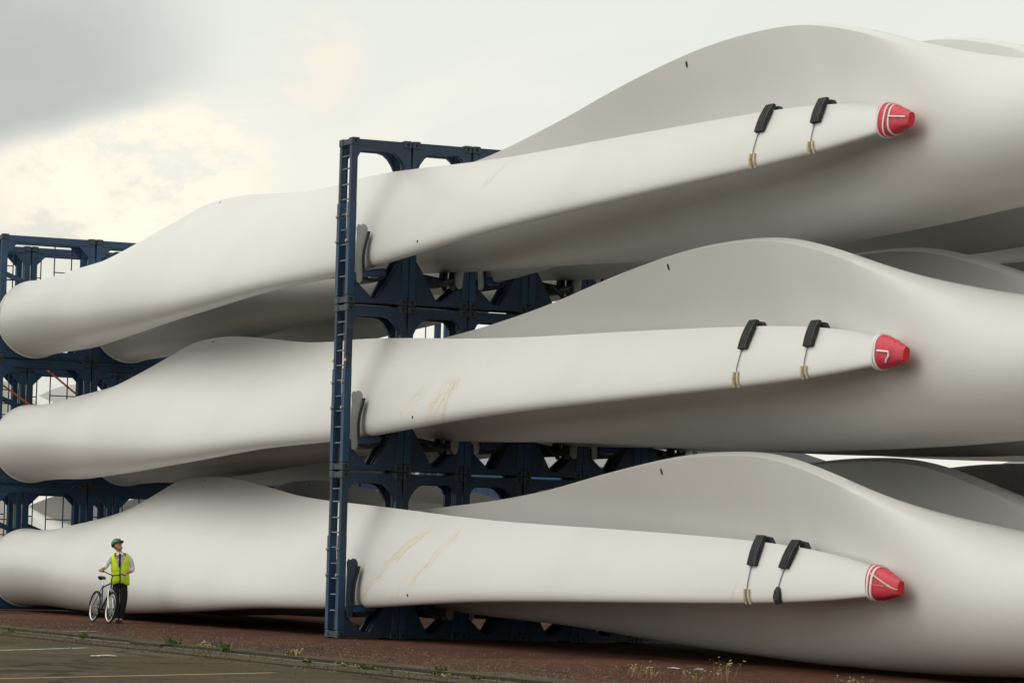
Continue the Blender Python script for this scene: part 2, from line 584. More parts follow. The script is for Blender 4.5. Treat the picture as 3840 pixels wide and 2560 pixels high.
# stations along the blade (metres from the root) and the section there
DK = [0, 2.5, 4.5, 6, 7.5, 9, 11, 14, 18, 23, 29, 35, 39, 41.5, 42.6]
ZB = [.155, .200, .215, .200, .155, .100, .107, .149, .310, .483, .740, .891, 1.011, 1.150, 1.252]
ZT = [2.075, 2.02, 2.27, 2.68, 3.011, 3.252, 3.264, 3.047, 2.691, 2.472, 2.185, 2.041, 1.927, 1.745, 1.566]
YL = [0, .38, 1.10, 1.48, 1.46, 1.36, 1.38, 1.292, .85, .18, .28, .28, .17, .09, .08]
TK = [1.9, 1.88, 1.80, 1.68, 1.52, 1.36, 1.15, .90, .66, .48, .35, .27, .21, .16, .12]
NS = 72


_dg = np.arange(0, 42.601, .05)
_kw = np.exp(-.5 * (np.arange(-60, 61) * .05 / .85)**2)
_kw /= _kw.sum()
CURVE = []
for _k in (ZB, ZT, YL, TK):
    _v = pchip(DK, _k, _dg)
    _e = np.concatenate([2 * _v[0] - _v[60:0:-1], _v, 2 * _v[-1] - _v[-2:-62:-1]])
    CURVE.append(np.convolve(_e, _kw, 'valid'))


def section(d):
    """closed section (y, z) at distance d; z measured from the root centre line"""
    d = np.array([d], float)
    b, t, l, th = (float(np.interp(d[0], _dg, k)) for k in CURVE)
    a = np.arange(NS) * 2 * np.pi / NS
    d = float(d[0])
    ww = min(max(1 - (d - 1.5) / 9.5, 0), 1)
    ww = ww * ww * (3 - 2 * ww)
    u = (1 - np.cos(a)) / 2
    fr = .3 + .2 * min(max((d - 24) / 8, 0), 1)
    le = np.array([-l * fr, b])
    te = np.array([l * (1 - fr), t])
    ch = te - le
    c = np.hypot(*ch)
    e = ch / c
    n = np.array([e[1], -e[0]])
    yt = .2969 * np.sqrt(u) - .126 * u - .3516 * u**2 + .2843 * u**3 - .1015 * u**4
    yt = yt / yt.max() * .5
    sg = np.sign(np.round(np.sin(a), 9))
    wt = 1 - min(max((d - 2.6) / 4.2, 0), 1)
    wt = wt * wt * (3 - 2 * wt)
    us = np.clip((u - .35) / .5, 0, 1)
    wl = ww + (min(wt, ww) - ww) * us * us * (3 - 2 * us)
    prof = wl * np.sin(a) / 2 + (1 - wl) * sg * yt
    camb = (1 - ww) * (.034 * 4 * u * (1 - u) + .030 * np.sin(np.pi * u)**2 * u)
    h = th * prof + (1 - wt) * sg * .07 * u**5 - camb * c
    h = h - .38 * th * (1 - u)**3 * min(max((d - 7) / 12, 0), 1)
    P = le + np.outer(u * c, e) + np.outer(h, n)
    P[:, 1] -= 1.05
    return P


ST = np.concatenate([np.linspace(0, 16, 81), np.linspace(16.4, 42.0, 60), np.array([42.18])])
SEC = [section(d) for d in ST]


def bend_z(d, bend):
    return bend * 4 * (d / 43) * (1 - d / 43)


def blade_mesh(bend):
    verts = []
    for d, P in zip(ST, SEC):
        bz = bend_z(d, bend)
        verts += [(d, p[0], p[1] + bz) for p in P]
    n = len(ST)
    faces = []
    for i in range(n - 1):
        for k in range(NS):
            a, b2 = i * NS + k, i * NS + (k + 1) % NS
            faces.append((a, b2, b2 + NS, a + NS))
    c = len(verts)
    P = SEC[-1]
    mid = P.mean(0)
    verts.append((ST[-1] + .05, mid[0], mid[1] + bend_z(42.9, bend)))
    for k in range(NS):
        faces.append(((n - 1) * NS + k, (n - 1) * NS + (k + 1) % NS, c))
    me = bpy.data.meshes.new('turbine_blade')
    me.from_pydata(verts, [], faces)
    bm = bmesh.new()
    bm.from_mesh(me)
    bmesh.ops.recalc_face_normals(bm, faces=bm.faces)
    bm.to_mesh(me)
    bm.free()
    me.polygons.foreach_set('use_smooth', [True] * len(me.polygons))
    me.set_sharp_from_angle(angle=R(50))
    return me


def root_parts(blade):
    R0 = (CURVE[1][0] - CURVE[0][0]) / 2 + .004
    cz = (CURVE[1][0] + CURVE[0][0]) / 2 - 1.05
    bm = bmesh.new()
    n = 64
    prof = [(-.02, R0 - .10), (-.02, R0 + .010), (-.01, R0 + .016), (.075, R0 + .016), (.08, R0 + .004), (.10, R0 - .01)]
    rings = []
    for x, r in prof:
        rings.append([bm.verts.new((x, r * math.cos(t), cz + r * math.sin(t))) for t in [2 * math.pi * k / n for k in range(n)]])
    for i in range(len(rings) - 1):
        for k in range(n):
            bm.faces.new((rings[i][k], rings[i][(k + 1) % n], rings[i + 1][(k + 1) % n], rings[i + 1][k]))
    bmesh.ops.recalc_face_normals(bm, faces=bm.faces)
    bm_obj('root_flange', bm, M['flange'], blade, 40)
    bm = bmesh.new()
    bm.faces.new([bm.verts.new((.04, (R0 - .02) * math.cos(t), cz + (R0 - .02) * math.sin(t))) for t in [2 * math.pi * k / n for k in range(n)]])
    bm_obj('root_cover', bm, M['root_end'], blade)


def surf(d, u, side, off=0.0, bend=0.0):
    """point on the blade surface; u 0 = leading edge (bottom), 1 = trailing edge (top).
    side -1 = the side away from the lean, +1 = lean side"""
    P = section(d)
    k = int(round(np.arccos(1 - 2 * u) / (2 * np.pi) * NS))
    k = max(0, min(NS // 2, k))
    idx = (NS - k) % NS if side < 0 else k
    p = P[idx]
    p0, p1 = P[(idx - 1) % NS], P[(idx + 1) % NS]
    t = p1 - p0
    nrm = np.array([t[1], -t[0]])
    nrm /= (np.hypot(*nrm) + 1e-9)
    if nrm.dot(p - P.mean(0)) < 0:
        nrm = -nrm
    q = p + nrm * off
    return Vector((d, q[0], q[1] + bend_z(d, bend))), Vector((0, nrm[0], nrm[1]))


def spot(blade, d, u, side, r, m, name, bend, tall=1.0):
    p, nr = surf(d, u, side, 0.004, bend)
    bm = bmesh.new()
    up = Vector((1, 0, 0))
    b2 = nr.cross(up).normalized()
    lo = [bm.verts.new(p - nr * .01 + r * (math.cos(t) * up + tall * math.sin(t) * b2)) for t in [2 * math.pi * k / 10 for k in range(10)]]
    hi = [bm.verts.new(p + nr * .002 + r * (math.cos(t) * up + tall * math.sin(t) * b2)) for t in [2 * math.pi * k / 10 for k in range(10)]]
    bm.faces.new(hi)
    for k in range(10):
        bm.faces.new((lo[k], lo[(k + 1) % 10], hi[(k + 1) % 10], hi[k]))
    bmesh.ops.recalc_face_normals(bm, faces=bm.faces)
    bm_obj(name, bm, m, blade)


XA, YA, XB, YB, PITCH, LV = -83.746, 24.104, -36.55, 25.385, 2.49, 3.14
TIL = {('A', 1): 0.168, ('A', 2): 0.049, ('A', 3): -0.047, ('B', 1): 0.292, ('B', 2): -0.020, ('B', 3): 0.233}
OFF = {('A', 1): -0.101, ('A', 2): -0.085, ('A', 3): -0.044, ('B', 1): 0.069, ('B', 2): -0.020, ('B', 3): -0.043}
TW = {('A', 1): 0.134, ('A', 2): 0.108, ('A', 3): 0.062, ('B', 1): -0.145, ('B', 2): -0.026, ('B', 3): -0.006}
BE = {('A', 1): 0.148, ('A', 2): 0.156, ('A', 3): 0.110, ('B', 1): -0.038, ('B', 2): 0.148, ('B', 3): -0.045}
MESH = {k: blade_mesh(v) for k, v in BE.items()}
for me in MESH.values():
    me.materials.append(M['blade'])
LEVEL = {1: 'top', 2: 'middle', 3: 'bottom'}
ROWW = ['front', 'second', 'third', 'rearmost']
BLADE = {}
for j in range(3):
    for k in (1, 2, 3):
        for s in 'AB':
            key = (s, k)
            mk = ('A', 3) if (s == 'A' and k == 1 and j) else key
            b = link('turbine_blade', MESH[mk], None)
            # tilt and roll about the root
            rx = Matrix.Rotation(-TW[key], 4, 'X')
            ry = Matrix.Rotation(-(-.04 if mk != key else TIL[key]) / 40, 4, 'Y')
            rz = Matrix.Rotation(math.pi if s == 'B' else 0, 4, 'Z')
            loc = Vector((XA if s == 'A' else XB, (YA if s == 'A' else YB) + PITCH * j, LV * (3 - k) + OFF[key] + 1.05))
            b.matrix_world = Matrix.Translation(loc) @ rz @ ry @ rx
            BLADE[(s, j, k)] = b
            if j == 0 and s == 'A':
                b.material_slots[0].link = 'OBJECT'
                b.material_slots[0].material = M['bladeA%d' % k]
                desc = {1: 'white blade on the top tier, red striped tip, root at far left against the sky',
                        2: 'white blade on the middle tier with a brown stain right of the ladder',
                        3: 'white blade on the bottom tier, right behind the man with the bicycle'}[k]
            elif j == 0:
                desc = {1: 'grey shaded blade with the highest hump against the sky, behind the top red tip',
                        2: 'grey shaded humped blade behind the red tip of the middle tier',
                        3: 'grey shaded humped blade behind the lowest red tip, its belly down near the ground'}[k]
            else:
                side = 'root at left' if s == 'A' else 'hump at right'
                desc = '%s blade of the %s tier counted from the viewer, %s' % ({1: 'second', 2: 'third', 3: 'rearmost'}[j], LEVEL[k], side)
                if s == 'A':
                    desc = '%s root-left blade of the %s tier, counted from the viewer, %s' % ({1: 'second', 2: 'third', 3: 'fourth'}[j], LEVEL[k], 'mostly in shade')
                else:
                    desc = '%s hump-right blade of the %s tier, counted from the viewer, %s' % ({1: 'second', 2: 'third', 3: 'fourth'}[j], LEVEL[k], 'mostly hidden')
            tag(b, desc, 'turbine blade', 'turbine blades stacked in three tiers')
            if s == 'A':
                root_parts(b)
            # lightning receptor near the crest, drain hole low down by the frame
            if j < 2:
                spot(b, 10.9, .95, -1, .024, M['tick'], 'receptor', BE[key], 1.6)
                if s == 'B':
                    spot(b, 12.4, .945, 1, .032, M['tick'], 'receptor', BE[key], 1.8)
                if s == 'A' and j == 0:
                    spot(b, 26.0, .085, -1, .026, M['hole'], 'drain_hole', BE[key])

bpy.context.view_layer.update()

# ------------------------------------------------------------------ tip covers


def sgp(v):
    return math.copysign(abs(v)**.78, v)


def tip_cover(k):
    b = BLADE[('A', 0, k)]
    e = empty('tip_cover')
    e.matrix_world = b.matrix_world.copy()
    tag(e, {1: 'red tip cover tied with three white tape rings, on the topmost blade tip',
            2: 'red tip cover with a short bent white tape, on the middle blade tip',
            3: 'red tip cover with crossed white tapes, on the lowest blade tip'}[k], 'tip cover', 'red covers on the blade tips')
    bend = BE[('A', k)]
    x0, x1 = 42.12, 42.84
    n = 28
    P0 = section(42.1)
    c0 = (P0.max(0) + P0.min(0)) / 2
    h0 = (P0.max(0) - P0.min(0)) / 2
    cend = np.array([c0[0] + .0, 1.37 - 1.05])

    def ring(t, grow=0.0):
        # t 0 base .. 1 end
        cz = c0 * (1 - t) + cend * t
        hz = (h0[1] + .035) * (1 - t) + .10 * t
        hy = (h0[0] + .035) * (1 - t) + .05 * t
        bul = 1 + .10 * math.sin(math.pi * t)
        out = []
        for q in range(n):
            a = 2 * math.pi * q / n
            wob = 1 + (.012 * math.sin(5 * a + 7 * t + k) + .008 * math.sin(11 * a + 19 * t)) * (1 if grow == 0 else 1)
            out.append(Vector((x0 + (x1 - x0) * t, cz[0] + (hy * bul * wob + grow) * sgp(math.sin(a)), cz[1] + bend_z(42.3, bend) + (hz * bul * wob + grow) * sgp(math.cos(a)))))
        return out
    bm = bmesh.new()
    rs = []
    for i in range(15):
        t = i / 14
        g = .008 * math.sin(i * 2.3 + k)
        rs.append([bm.verts.new(v) for v in ring(t, g if 0 < i < 14 else 0)])
    for i in range(len(rs) - 1):
        for q in range(n):
            bm.faces.new((rs[i][q], rs[i][(q + 1) % n], rs[i + 1][(q + 1) % n], rs[i + 1][q]))
    bmesh.ops.recalc_face_normals(bm, faces=bm.faces)
    bm_obj('cover', bm, M['red'], e, 60)
    bm = bmesh.new()
    en = ring(1.0)
    c = sum(en, Vector()) / n
    bm.faces.new([bm.verts.new(c + (v - c) * 1.0 + Vector((.003, 0, 0))) for v in en])
    en2 = [bm.verts.new(v + Vector((.003, 0, 0))) for v in en]
    bm.verts.ensure_lookup_table()
    bm_obj('end_patch', bm, M['redend'], e)

    def tape(fn, name='tape', wdt=.05):
        """band following the cover: fn(s) -> (t, angle) for s in 0..1"""
        bm = bmesh.new()
        prev = None
        for i in range(33):
            t, a = fn(i / 32)
            cz = c0 * (1 - t) + cend * t
            hz = (h0[1] + .035) * (1 - t) + .10 * t
            hy = (h0[0] + .035) * (1 - t) + .05 * t
            bul = (1 + .10 * math.sin(math.pi * min(max(t, 0), 1))) * 1.0

            def pt(tt, g):
                return Vector((x0 + (x1 - x0) * tt, cz[0] + (hy * bul + g) * sgp(math.sin(a)), cz[1] + bend_z(42.3, bend) + (hz * bul + g) * sgp(math.cos(a))))
            row = [pt(t - wdt / 2 / .81, -.004), pt(t - wdt / 2 / .81, .011), pt(t + wdt / 2 / .81, .011), pt(t + wdt / 2 / .81, -.004)]
            cur = [bm.verts.new(v) for v in row]
            if prev:
                for q in range(3):
                    bm.faces.new((prev[q], prev[q + 1], cur[q + 1], cur[q]))
            prev = cur
        bmesh.ops.recalc_face_normals(bm, faces=bm.faces)
        bm_obj(name, bm, M['strap'], e)
    TP = 2 * math.pi
    # the near side (seen) is around angle -pi/2 (local -y)
    if k == 1:
        for t in (.08, .24, .40):
            tape(lambda s, t=t: (t + .025 * math.sin(TP * s + 9 * t) + .012 * math.sin(2 * TP * s + 20 * t), TP * s), wdt=.036)
        bm = bmesh.new()
        box(bm, x0 + .85, x1 - .1, -.20, -.175, .28, .315)
        pts = []
        for i in range(9):
            t = .42 + .5 * i / 8
            r_ = ring(t, .012)
            pts.append(r_[int(n * .75)] + Vector((0, 0, .02)))
        bm.free()
        bm = bmesh.new()
        tube(bm, pts, .012, 5)
        bm_obj('tie', bm, M['strap'], e)
    elif k == 2:
        tape(lambda s: (.04, TP * s), wdt=.05)
        tape(lambda s: (.15 + .04 * math.sin(TP * s) + .015 * math.sin(2 * TP * s), TP * s), wdt=.05)
        bm = bmesh.new()
        pts = [ring(t, .014)[int(n * .75) + o_] for t, o_ in ((.24, 0), (.40, 0), (.58, 0), (.60, -1), (.54, -2), (.50, -3))]
        tube(bm, pts, .016, 5)
        bm_obj('tie', bm, M['strap'], e)
    else:
        tape(lambda s: (.08 + .03 * math.cos(TP * s), TP * s), wdt=.05)
        tape(lambda s: (.20 + .05 * math.cos(TP * s), TP * s), wdt=.05)
        tape(lambda s: (.16 + .80 * s, -.18 * TP - .10 * TP * s), wdt=.075)
        tape(lambda s: (.24 + .35 * s, -.26 * TP - .0 * TP * s), wdt=.05)


for k in (1, 2, 3):
    tip_cover(k)

# ------------------------------------------------------------------ edge protectors


def protector(k, d, which, slant=-0.32, low_pad=False):
    b = BLADE[('A', 0, k)]
    bend = BE[('A', k)]
    e = empty('edge_protector')
    e.matrix_world = b.matrix_world.copy()
    tag(e, which, 'edge protector', 'black pads tied over the blade edges')
    hw = .125
    # pad: thick strip over the near side down from the trailing edge, hooked over the crest
    bm = bmesh.new()
    grooves = [-1, -.55, -.50, -.05, 0, .45, .50, 1]
    depth = [.052, .060, .050, .060, .050, .060, .050, .050]
    pt, _n = surf(d, 1.0, -1, 0, bend)
    pb, nb = surf(d, .57, -1, .004, bend)
    pm, nm = surf(d, .80, -1, .006, bend)
    top = pt + Vector((.035, -.03, .095))
    bot = pb - Vector((.43 * slant, 0, 0))
    out = Vector((0, -1, .25)).normalized()
    push = max(0, (pm - (top * .55 + bot * .45)).dot(out)) + .012
    rows = []
    for i in range(7):
        p = top.lerp(bot, i / 6) + out * push * math.sin(math.pi * min(1, (i + .6) / 6.6))
        inner = [bm.verts.new(p + Vector((g * hw, 0, 0))) for g in (-1, 1)]
        outer = [bm.verts.new(p + Vector((g * hw, 0, 0)) + out * dd) for g, dd in zip(grooves, depth)]
        rows.append([inner[0]] + outer + [inner[1]])
    nn = len(rows[0])
    for i in range(len(rows) - 1):
        for q in range(nn):
            bm.faces.new((rows[i][q], rows[i][(q + 1) % nn], rows[i + 1][(q + 1) % nn], rows[i + 1][q]))
    bm.faces.new(rows[0])
    bm.faces.new(rows[-1][::-1])
    bmesh.ops.recalc_face_normals(bm, faces=bm.faces)
    bm_obj('pad', bm, M['foam'], e)
    # far side hook
    bm = bmesh.new()
    hk = [(d + .02, .10), (d + .17, .085), (d + .28, -.01), (d + .02, -.03)]
    v0 = [bm.verts.new((x, pt.y + .0, pt.z + z)) for x, z in hk]
    v1 = [bm.verts.new((x, pt.y + .06, pt.z + z)) for x, z in hk]
    bm.faces.new(v0)
    bm.faces.new(v1[::-1])
    for q in range(4):
        bm.faces.new((v0[q], v1[q], v1[(q + 1) % 4], v0[(q + 1) % 4]))
    bmesh.ops.recalc_face_normals(bm, faces=bm.faces)
    bm_obj('hook', bm, M['foam'], e)
    # rope
    bm = bmesh.new()
    pts = []
    for u in (.61, .5, .4, .3, .2, .12, .05, .012):
        p, nr = surf(d, u, -1, .014, bend)
        pts.append(p - Vector(((1 - u) * slant * .75 + .0, 0, 0)))
    tube(bm, pts, .008, 5)
    bm_obj('rope', bm, M['rope'], e)
    if low_pad:
        bm = bmesh.new()
        rows = []
        for u, wd in ((.24, .02), (.18, .07), (.10, .09), (.04, .08), (.008, .07)):
            p, nr = surf(d, u, -1, .0, bend)
            rows.append([bm.verts.new(p + Vector((g, 0, 0)) + nr * o_) for g, o_ in ((-wd, .01), (-wd, .05), (wd, .05), (wd, .01))])
        for i in range(len(rows) - 1):
            for q in range(4):
                bm.faces.new((rows[i][q], rows[i][(q + 1) % 4], rows[i + 1][(q + 1) % 4], rows[i + 1][q]))
        bm.faces.new(rows[0])
        bm.faces.new(rows[-1][::-1])
        bmesh.ops.recalc_face_normals(bm, faces=bm.faces)
        bm_obj('lower_pad', bm, M['foam'], e)
    else:
        for sx in (-.075, .055):
            bm = bmesh.new()
            rows = []
            for u in (.20, .13, .06, .01):
                p, nr = surf(d, u, -1, .0, bend)
                sl_ = (1 - u) * slant * .75
                rows.append([bm.verts.new(p + Vector((sx + g - sl_, 0, 0)) + nr * o_) for g, o_ in ((-.022, .004), (-.022, .026), (.022, .026), (.022, .004))])
            for i in range(len(rows) - 1):
                for q in range(4):
                    bm.faces.new((rows[i][q], rows[i][(q + 1) % 4], rows[i + 1][(q + 1) % 4], rows[i + 1][q]))
            bm.faces.new(rows[0])
            bm.faces.new(rows[-1][::-1])
            bmesh.ops.recalc_face_normals(bm, faces=bm.faces)
            bm_obj('wood_strip', bm, M['wood'], e)


protector(1, 38.45, 'black ribbed pad over the topmost blade, the left one of its two')
protector(1, 40.15, 'black ribbed pad over the topmost blade, the one nearer its red tip')
protector(2, 38.10, 'black ribbed pad over the middle blade, the left one of its two, rope knotted below')
protector(2, 40.10, 'black ribbed pad over the middle blade, the one nearer its red tip')
protector(3, 38.60, 'black ribbed pad over the lowest blade with pale wood strips below, farther from its tip')
protector(3, 39.72, 'tilted black pad over the lowest blade with a small dark pad beneath its rope', 0.05, True)

# ------------------------------------------------------------------ mid frames (tip end racks)
UW = 1.205      # width of one unit


def tip_frame():
    e = empty('storage_frame')
    hx = .32
    hy = UW / 2
    y = lambda v: v - hy
    outer = [(y(0), .03), (y(UW), .03), (y(UW), 3.11), (y(0), 3.11)]
    a = .125
    b_ = UW - .10
    hole = [(a, .46), (a, 2.76), (a + .05, 2.86), (a + .14, 2.93), (a + .62, 2.93), (a + .74, 2.90), (a + .84, 2.82), (a + .92, 2.71), (b_, 2.58),
            (b_, .90), (.98, .72), (.65, .13), (.50, .12)]
    hole = [(y(u), v) for u, v in hole]
    for x0, x1 in ((hx - .055, hx - .005), (-hx + .005, -hx + .055)):
        bm = bmesh.new()
        plate(bm, outer, [hole], x0, x1)
        bm_obj('face_plate', bm, M['navy'], e)
    # edge stiffener along the arch of each plate
    for x0 in (hx - .12, -hx + .055):
        bm = bmesh.new()
        for i in range(len(hole)):
            p, q = hole[i], hole[(i + 1) % len(hole)]
            bar(bm, (x0 + .035, p[0], p[1]), (x0 + .035, q[0], q[1]), .016, .06)
        bm_obj('arch_flange', bm, M['navy'], e)
    for sx in (1, -1):
        for yy in (0, UW):
            yc = y(yy) + (.055 if yy == 0 else -.055)
            bm = bmesh.new()
            x0, x1 = (hx - .115, hx) if sx > 0 else (-hx, -hx + .115)
            box(bm, x0, x1, yc - .055, yc + .055, .14, 3.0, .006)
            p = bm_obj('post', bm, M['navy'], e)
            bm = bmesh.new()
            box(bm, x0 - .014, x1 + .014, yc - .069, yc + .069, .16, 1.92, .006)
            bm_obj('sleeve', bm, M['blue'], e)
            for z0 in (0.0, 2.99):
                bm = bmesh.new()
                x0c, x1c = (hx - .16, hx + .022) if sx > 0 else (-hx - .022, -hx + .16)
                yc0, yc1 = (y(0) - .012, y(0) + .15) if yy == 0 else (y(UW) - .15, y(UW) + .012)
                box(bm, x0c, x1c, yc0, yc1, z0 + .002, z0 + .148, .015)
                c = bm_obj('corner_casting', bm, M['cast'], e)
                bm = bmesh.new()
                xf = hx + .024 if sx > 0 else -hx - .024
                cy = (yc0 + yc1) / 2
                n = 10
                vs = [bm.verts.new((xf, cy + .026 * math.cos(t), z0 + .075 + .04 * math.sin(t))) for t in [2 * math.pi * q / n for q in range(n)]]
                bm.faces.new(vs)
                vb = [bm.verts.new((xf - sx * .02, v.co.y, v.co.z)) for v in vs]
                for q in range(n):
                    bm.faces.new((vs[q], vs[(q + 1) % n], vb[(q + 1) % n], vb[q]))
                bmesh.ops.recalc_face_normals(bm, faces=bm.faces)
                bm_obj('casting_hole', bm, M['hole'], c)
    # side beams joining the two faces, rungs of the end ladder
    for yy in (0, UW):
        for z in (.075, 3.065):
            bm = bmesh.new()
            yc = y(yy) + (.05 if yy == 0 else -.05)
            box(bm, -hx + .16, hx - .16, yc - .045, yc + .045, z - .055, z + .055, .006)
            bm_obj('side_beam', bm, M['cast'], e)
    rz_ = [.52, .82, 1.12, 1.40, 1.70, 1.98, 2.26, 2.56, 2.80]
    for z in rz_:
        bm = bmesh.new()
        tube(bm, [(-hx + .03, y(0) + .03, z), (hx - .03, y(0) + .03, z)], .015, 8)
        bm_obj('rung', bm, M['rung'], e, 50)
    # side web: dark sheet at the foot and the head of the ladder end
    bm = bmesh.new()
    box(bm, -hx + .1, hx - .1, y(0) + .085, y(0) + .10, .15, .50)
    bm_obj('foot_web', bm, M['dark'], e)
    # diagonal struts between faces under the saddle
    bm = bmesh.new()
    bar(bm, (.12, y(.66), .14), (.12, y(1.06), .80), .05, .05)
    bm_obj('diagonal_strut', bm, M['navy'], e)
    # bolts
    for sx in (1, -1):
        for z in (1.18, 1.66):
            bm = bmesh.new()
            xx = (hx - .055) if sx > 0 else (-hx + .055)
            tube(bm, [(xx, y(0) - .055, z), (xx, y(0) + .02, z)], .030, 10)
            bm_obj('bolt', bm, M['bolt'], e, 40)
    # jack between the two sleeves
    bm = bmesh.new()
    tube(bm, [(-.10, y(0) + .17, .45), (-.10, y(0) + .17, 1.15)], .028, 8)
    tube(bm, [(-.26, y(0) + .17, 1.16), (.06, y(0) + .17, 1.16)], .032, 8)
    box(bm, -.17, -.03, y(0) + .11, y(0) + .23, .38, .52, .01)
    bm_obj('screw_jack', bm, M['galv'], e, 40)
    # clamp arm beside the blade
    pr = [(.13, 1.43), (.17, 1.49), (.22, 1.47), (.27, 1.50), (.34, 1.49), (.39, 1.43), (.395, 1.36), (.37, 1.25), (.33, 1.14), (.295, 1.02), (.275, .88), (.275, .74), (.30, .55), (.29, .44), (.24, .38), (.17, .40), (.15, .60), (.14, .80), (.15, 1.05), (.15, 1.25)]
    bm = bmesh.new()
    plate(bm, [(y((u - .13) * .82 + .12), z) for u, z in pr], [], hx + .04, hx + .075)
    bm_obj('clamp_arm', bm, M['galv'], e)
    bm = bmesh.new()
    plate(bm, [(y(u - .02), z) for u, z in pr], [], -hx - .07, -hx - .02)
    bm_obj('rear_clamp_arm', bm, M['galv'], e)
    bm = bmesh.new()
    pd = [(.405, 1.36), (.38, 1.25), (.34, 1.14), (.305, 1.02), (.287, .88), (.287, .72), (.305, .58)]
    for i in range(len(pd) - 1):
        bar(bm, (hx + .03, y((pd[i][0] - .13) * .82 + .128), pd[i][1]), (hx + .03, y((pd[i + 1][0] - .13) * .82 + .128), pd[i + 1][1]), .026, .22)
    bm_obj('clamp_pad', bm, M['rubber'], e)
    # bottom cradle: tray under the leading edge and the curved bed
    bm = bmesh.new()
    plate(bm, [(y(.27), .50), (y(.27), .60), (y(.66), .66), (y(.70), .60), (y(.68), .54)], [], hx - .02, hx + .16)
    bm_obj('support_tray', bm, M['blue'], e)
    bm = bmesh.new()
    bar(bm, (hx + .07, y(.27), .612), (hx + .07, y(.66), .672), .02, .20)
    bar(bm, (hx + .07, y(.66), .672), (hx + .07, y(.71), .60), .02, .20)
    bm_obj('tray_pad', bm, M['rubber'], e)
    bm = bmesh.new()
    ar = [(.24 + .52 * i / 10, .57 - .12 * math.sin(math.pi * i / 10)) for i in range(11)]
    plate(bm, [(y(u), z + .035) for u, z in ar] + [(y(u), z - .035) for u, z in ar[::-1]], [], -hx - .02, hx)
    bm_obj('cradle_beam', bm, M['dark'], e)
    return e


proto = tip_frame()
Y0 = 23.345
FX = -60.45
first = True
ORD = ['first', 'second', 'third', 'fourth', 'fifth', 'sixth', 'seventh', 'eighth']
for k in (1, 2, 3):
    for u in range(6):
        f = proto if first else copy_tree(proto)
        first = False
        f.location = (FX, Y0 + .60 + 1.245 * u, LV * (3 - k))
        f.rotation_euler = (0, 0, 0 if u % 2 == 0 else math.pi)
        if u == 0:
            lab = {1: 'topmost navy frame with a ladder side, at the front corner against the sky',
                   2: 'navy ladder frame at the front corner of the middle tier, yellow tags on its posts',
                   3: 'navy ladder frame on the red ground with dark clamp, bottom of the corner stack'}[k]
        else:
            lab = '%s navy arched frame from the ladder in the %s tier' % (ORD[u], LEVEL[k])
        tag(f, lab, 'storage frame', 'navy frames clamping the blades at mid length')
        if k == 3:
            for c in f.children:
                if c.name.startswith('clamp_arm') and u == 0:
                    c.material_slots[0].link = 'OBJECT'
                    c.material_slots[0].material = M['navy']
                    c['label'] = 'dark painted clamp arm'
# yellow tags on the middle corner frame
for f in [o for o in COL.objects if o.name.startswith('storage_frame') and 'yellow tags' in o.get('label', '')]:
    for sx in (.325, -.325):
        bm = bmesh.new()
        box(bm, sx - .07, sx + .01, -.612, -.600, 2.05, 2.10)
        bm_obj('tag', bm, M['yellow_tag'], f)

# ------------------------------------------------------------------ root frames
RW = 2.42


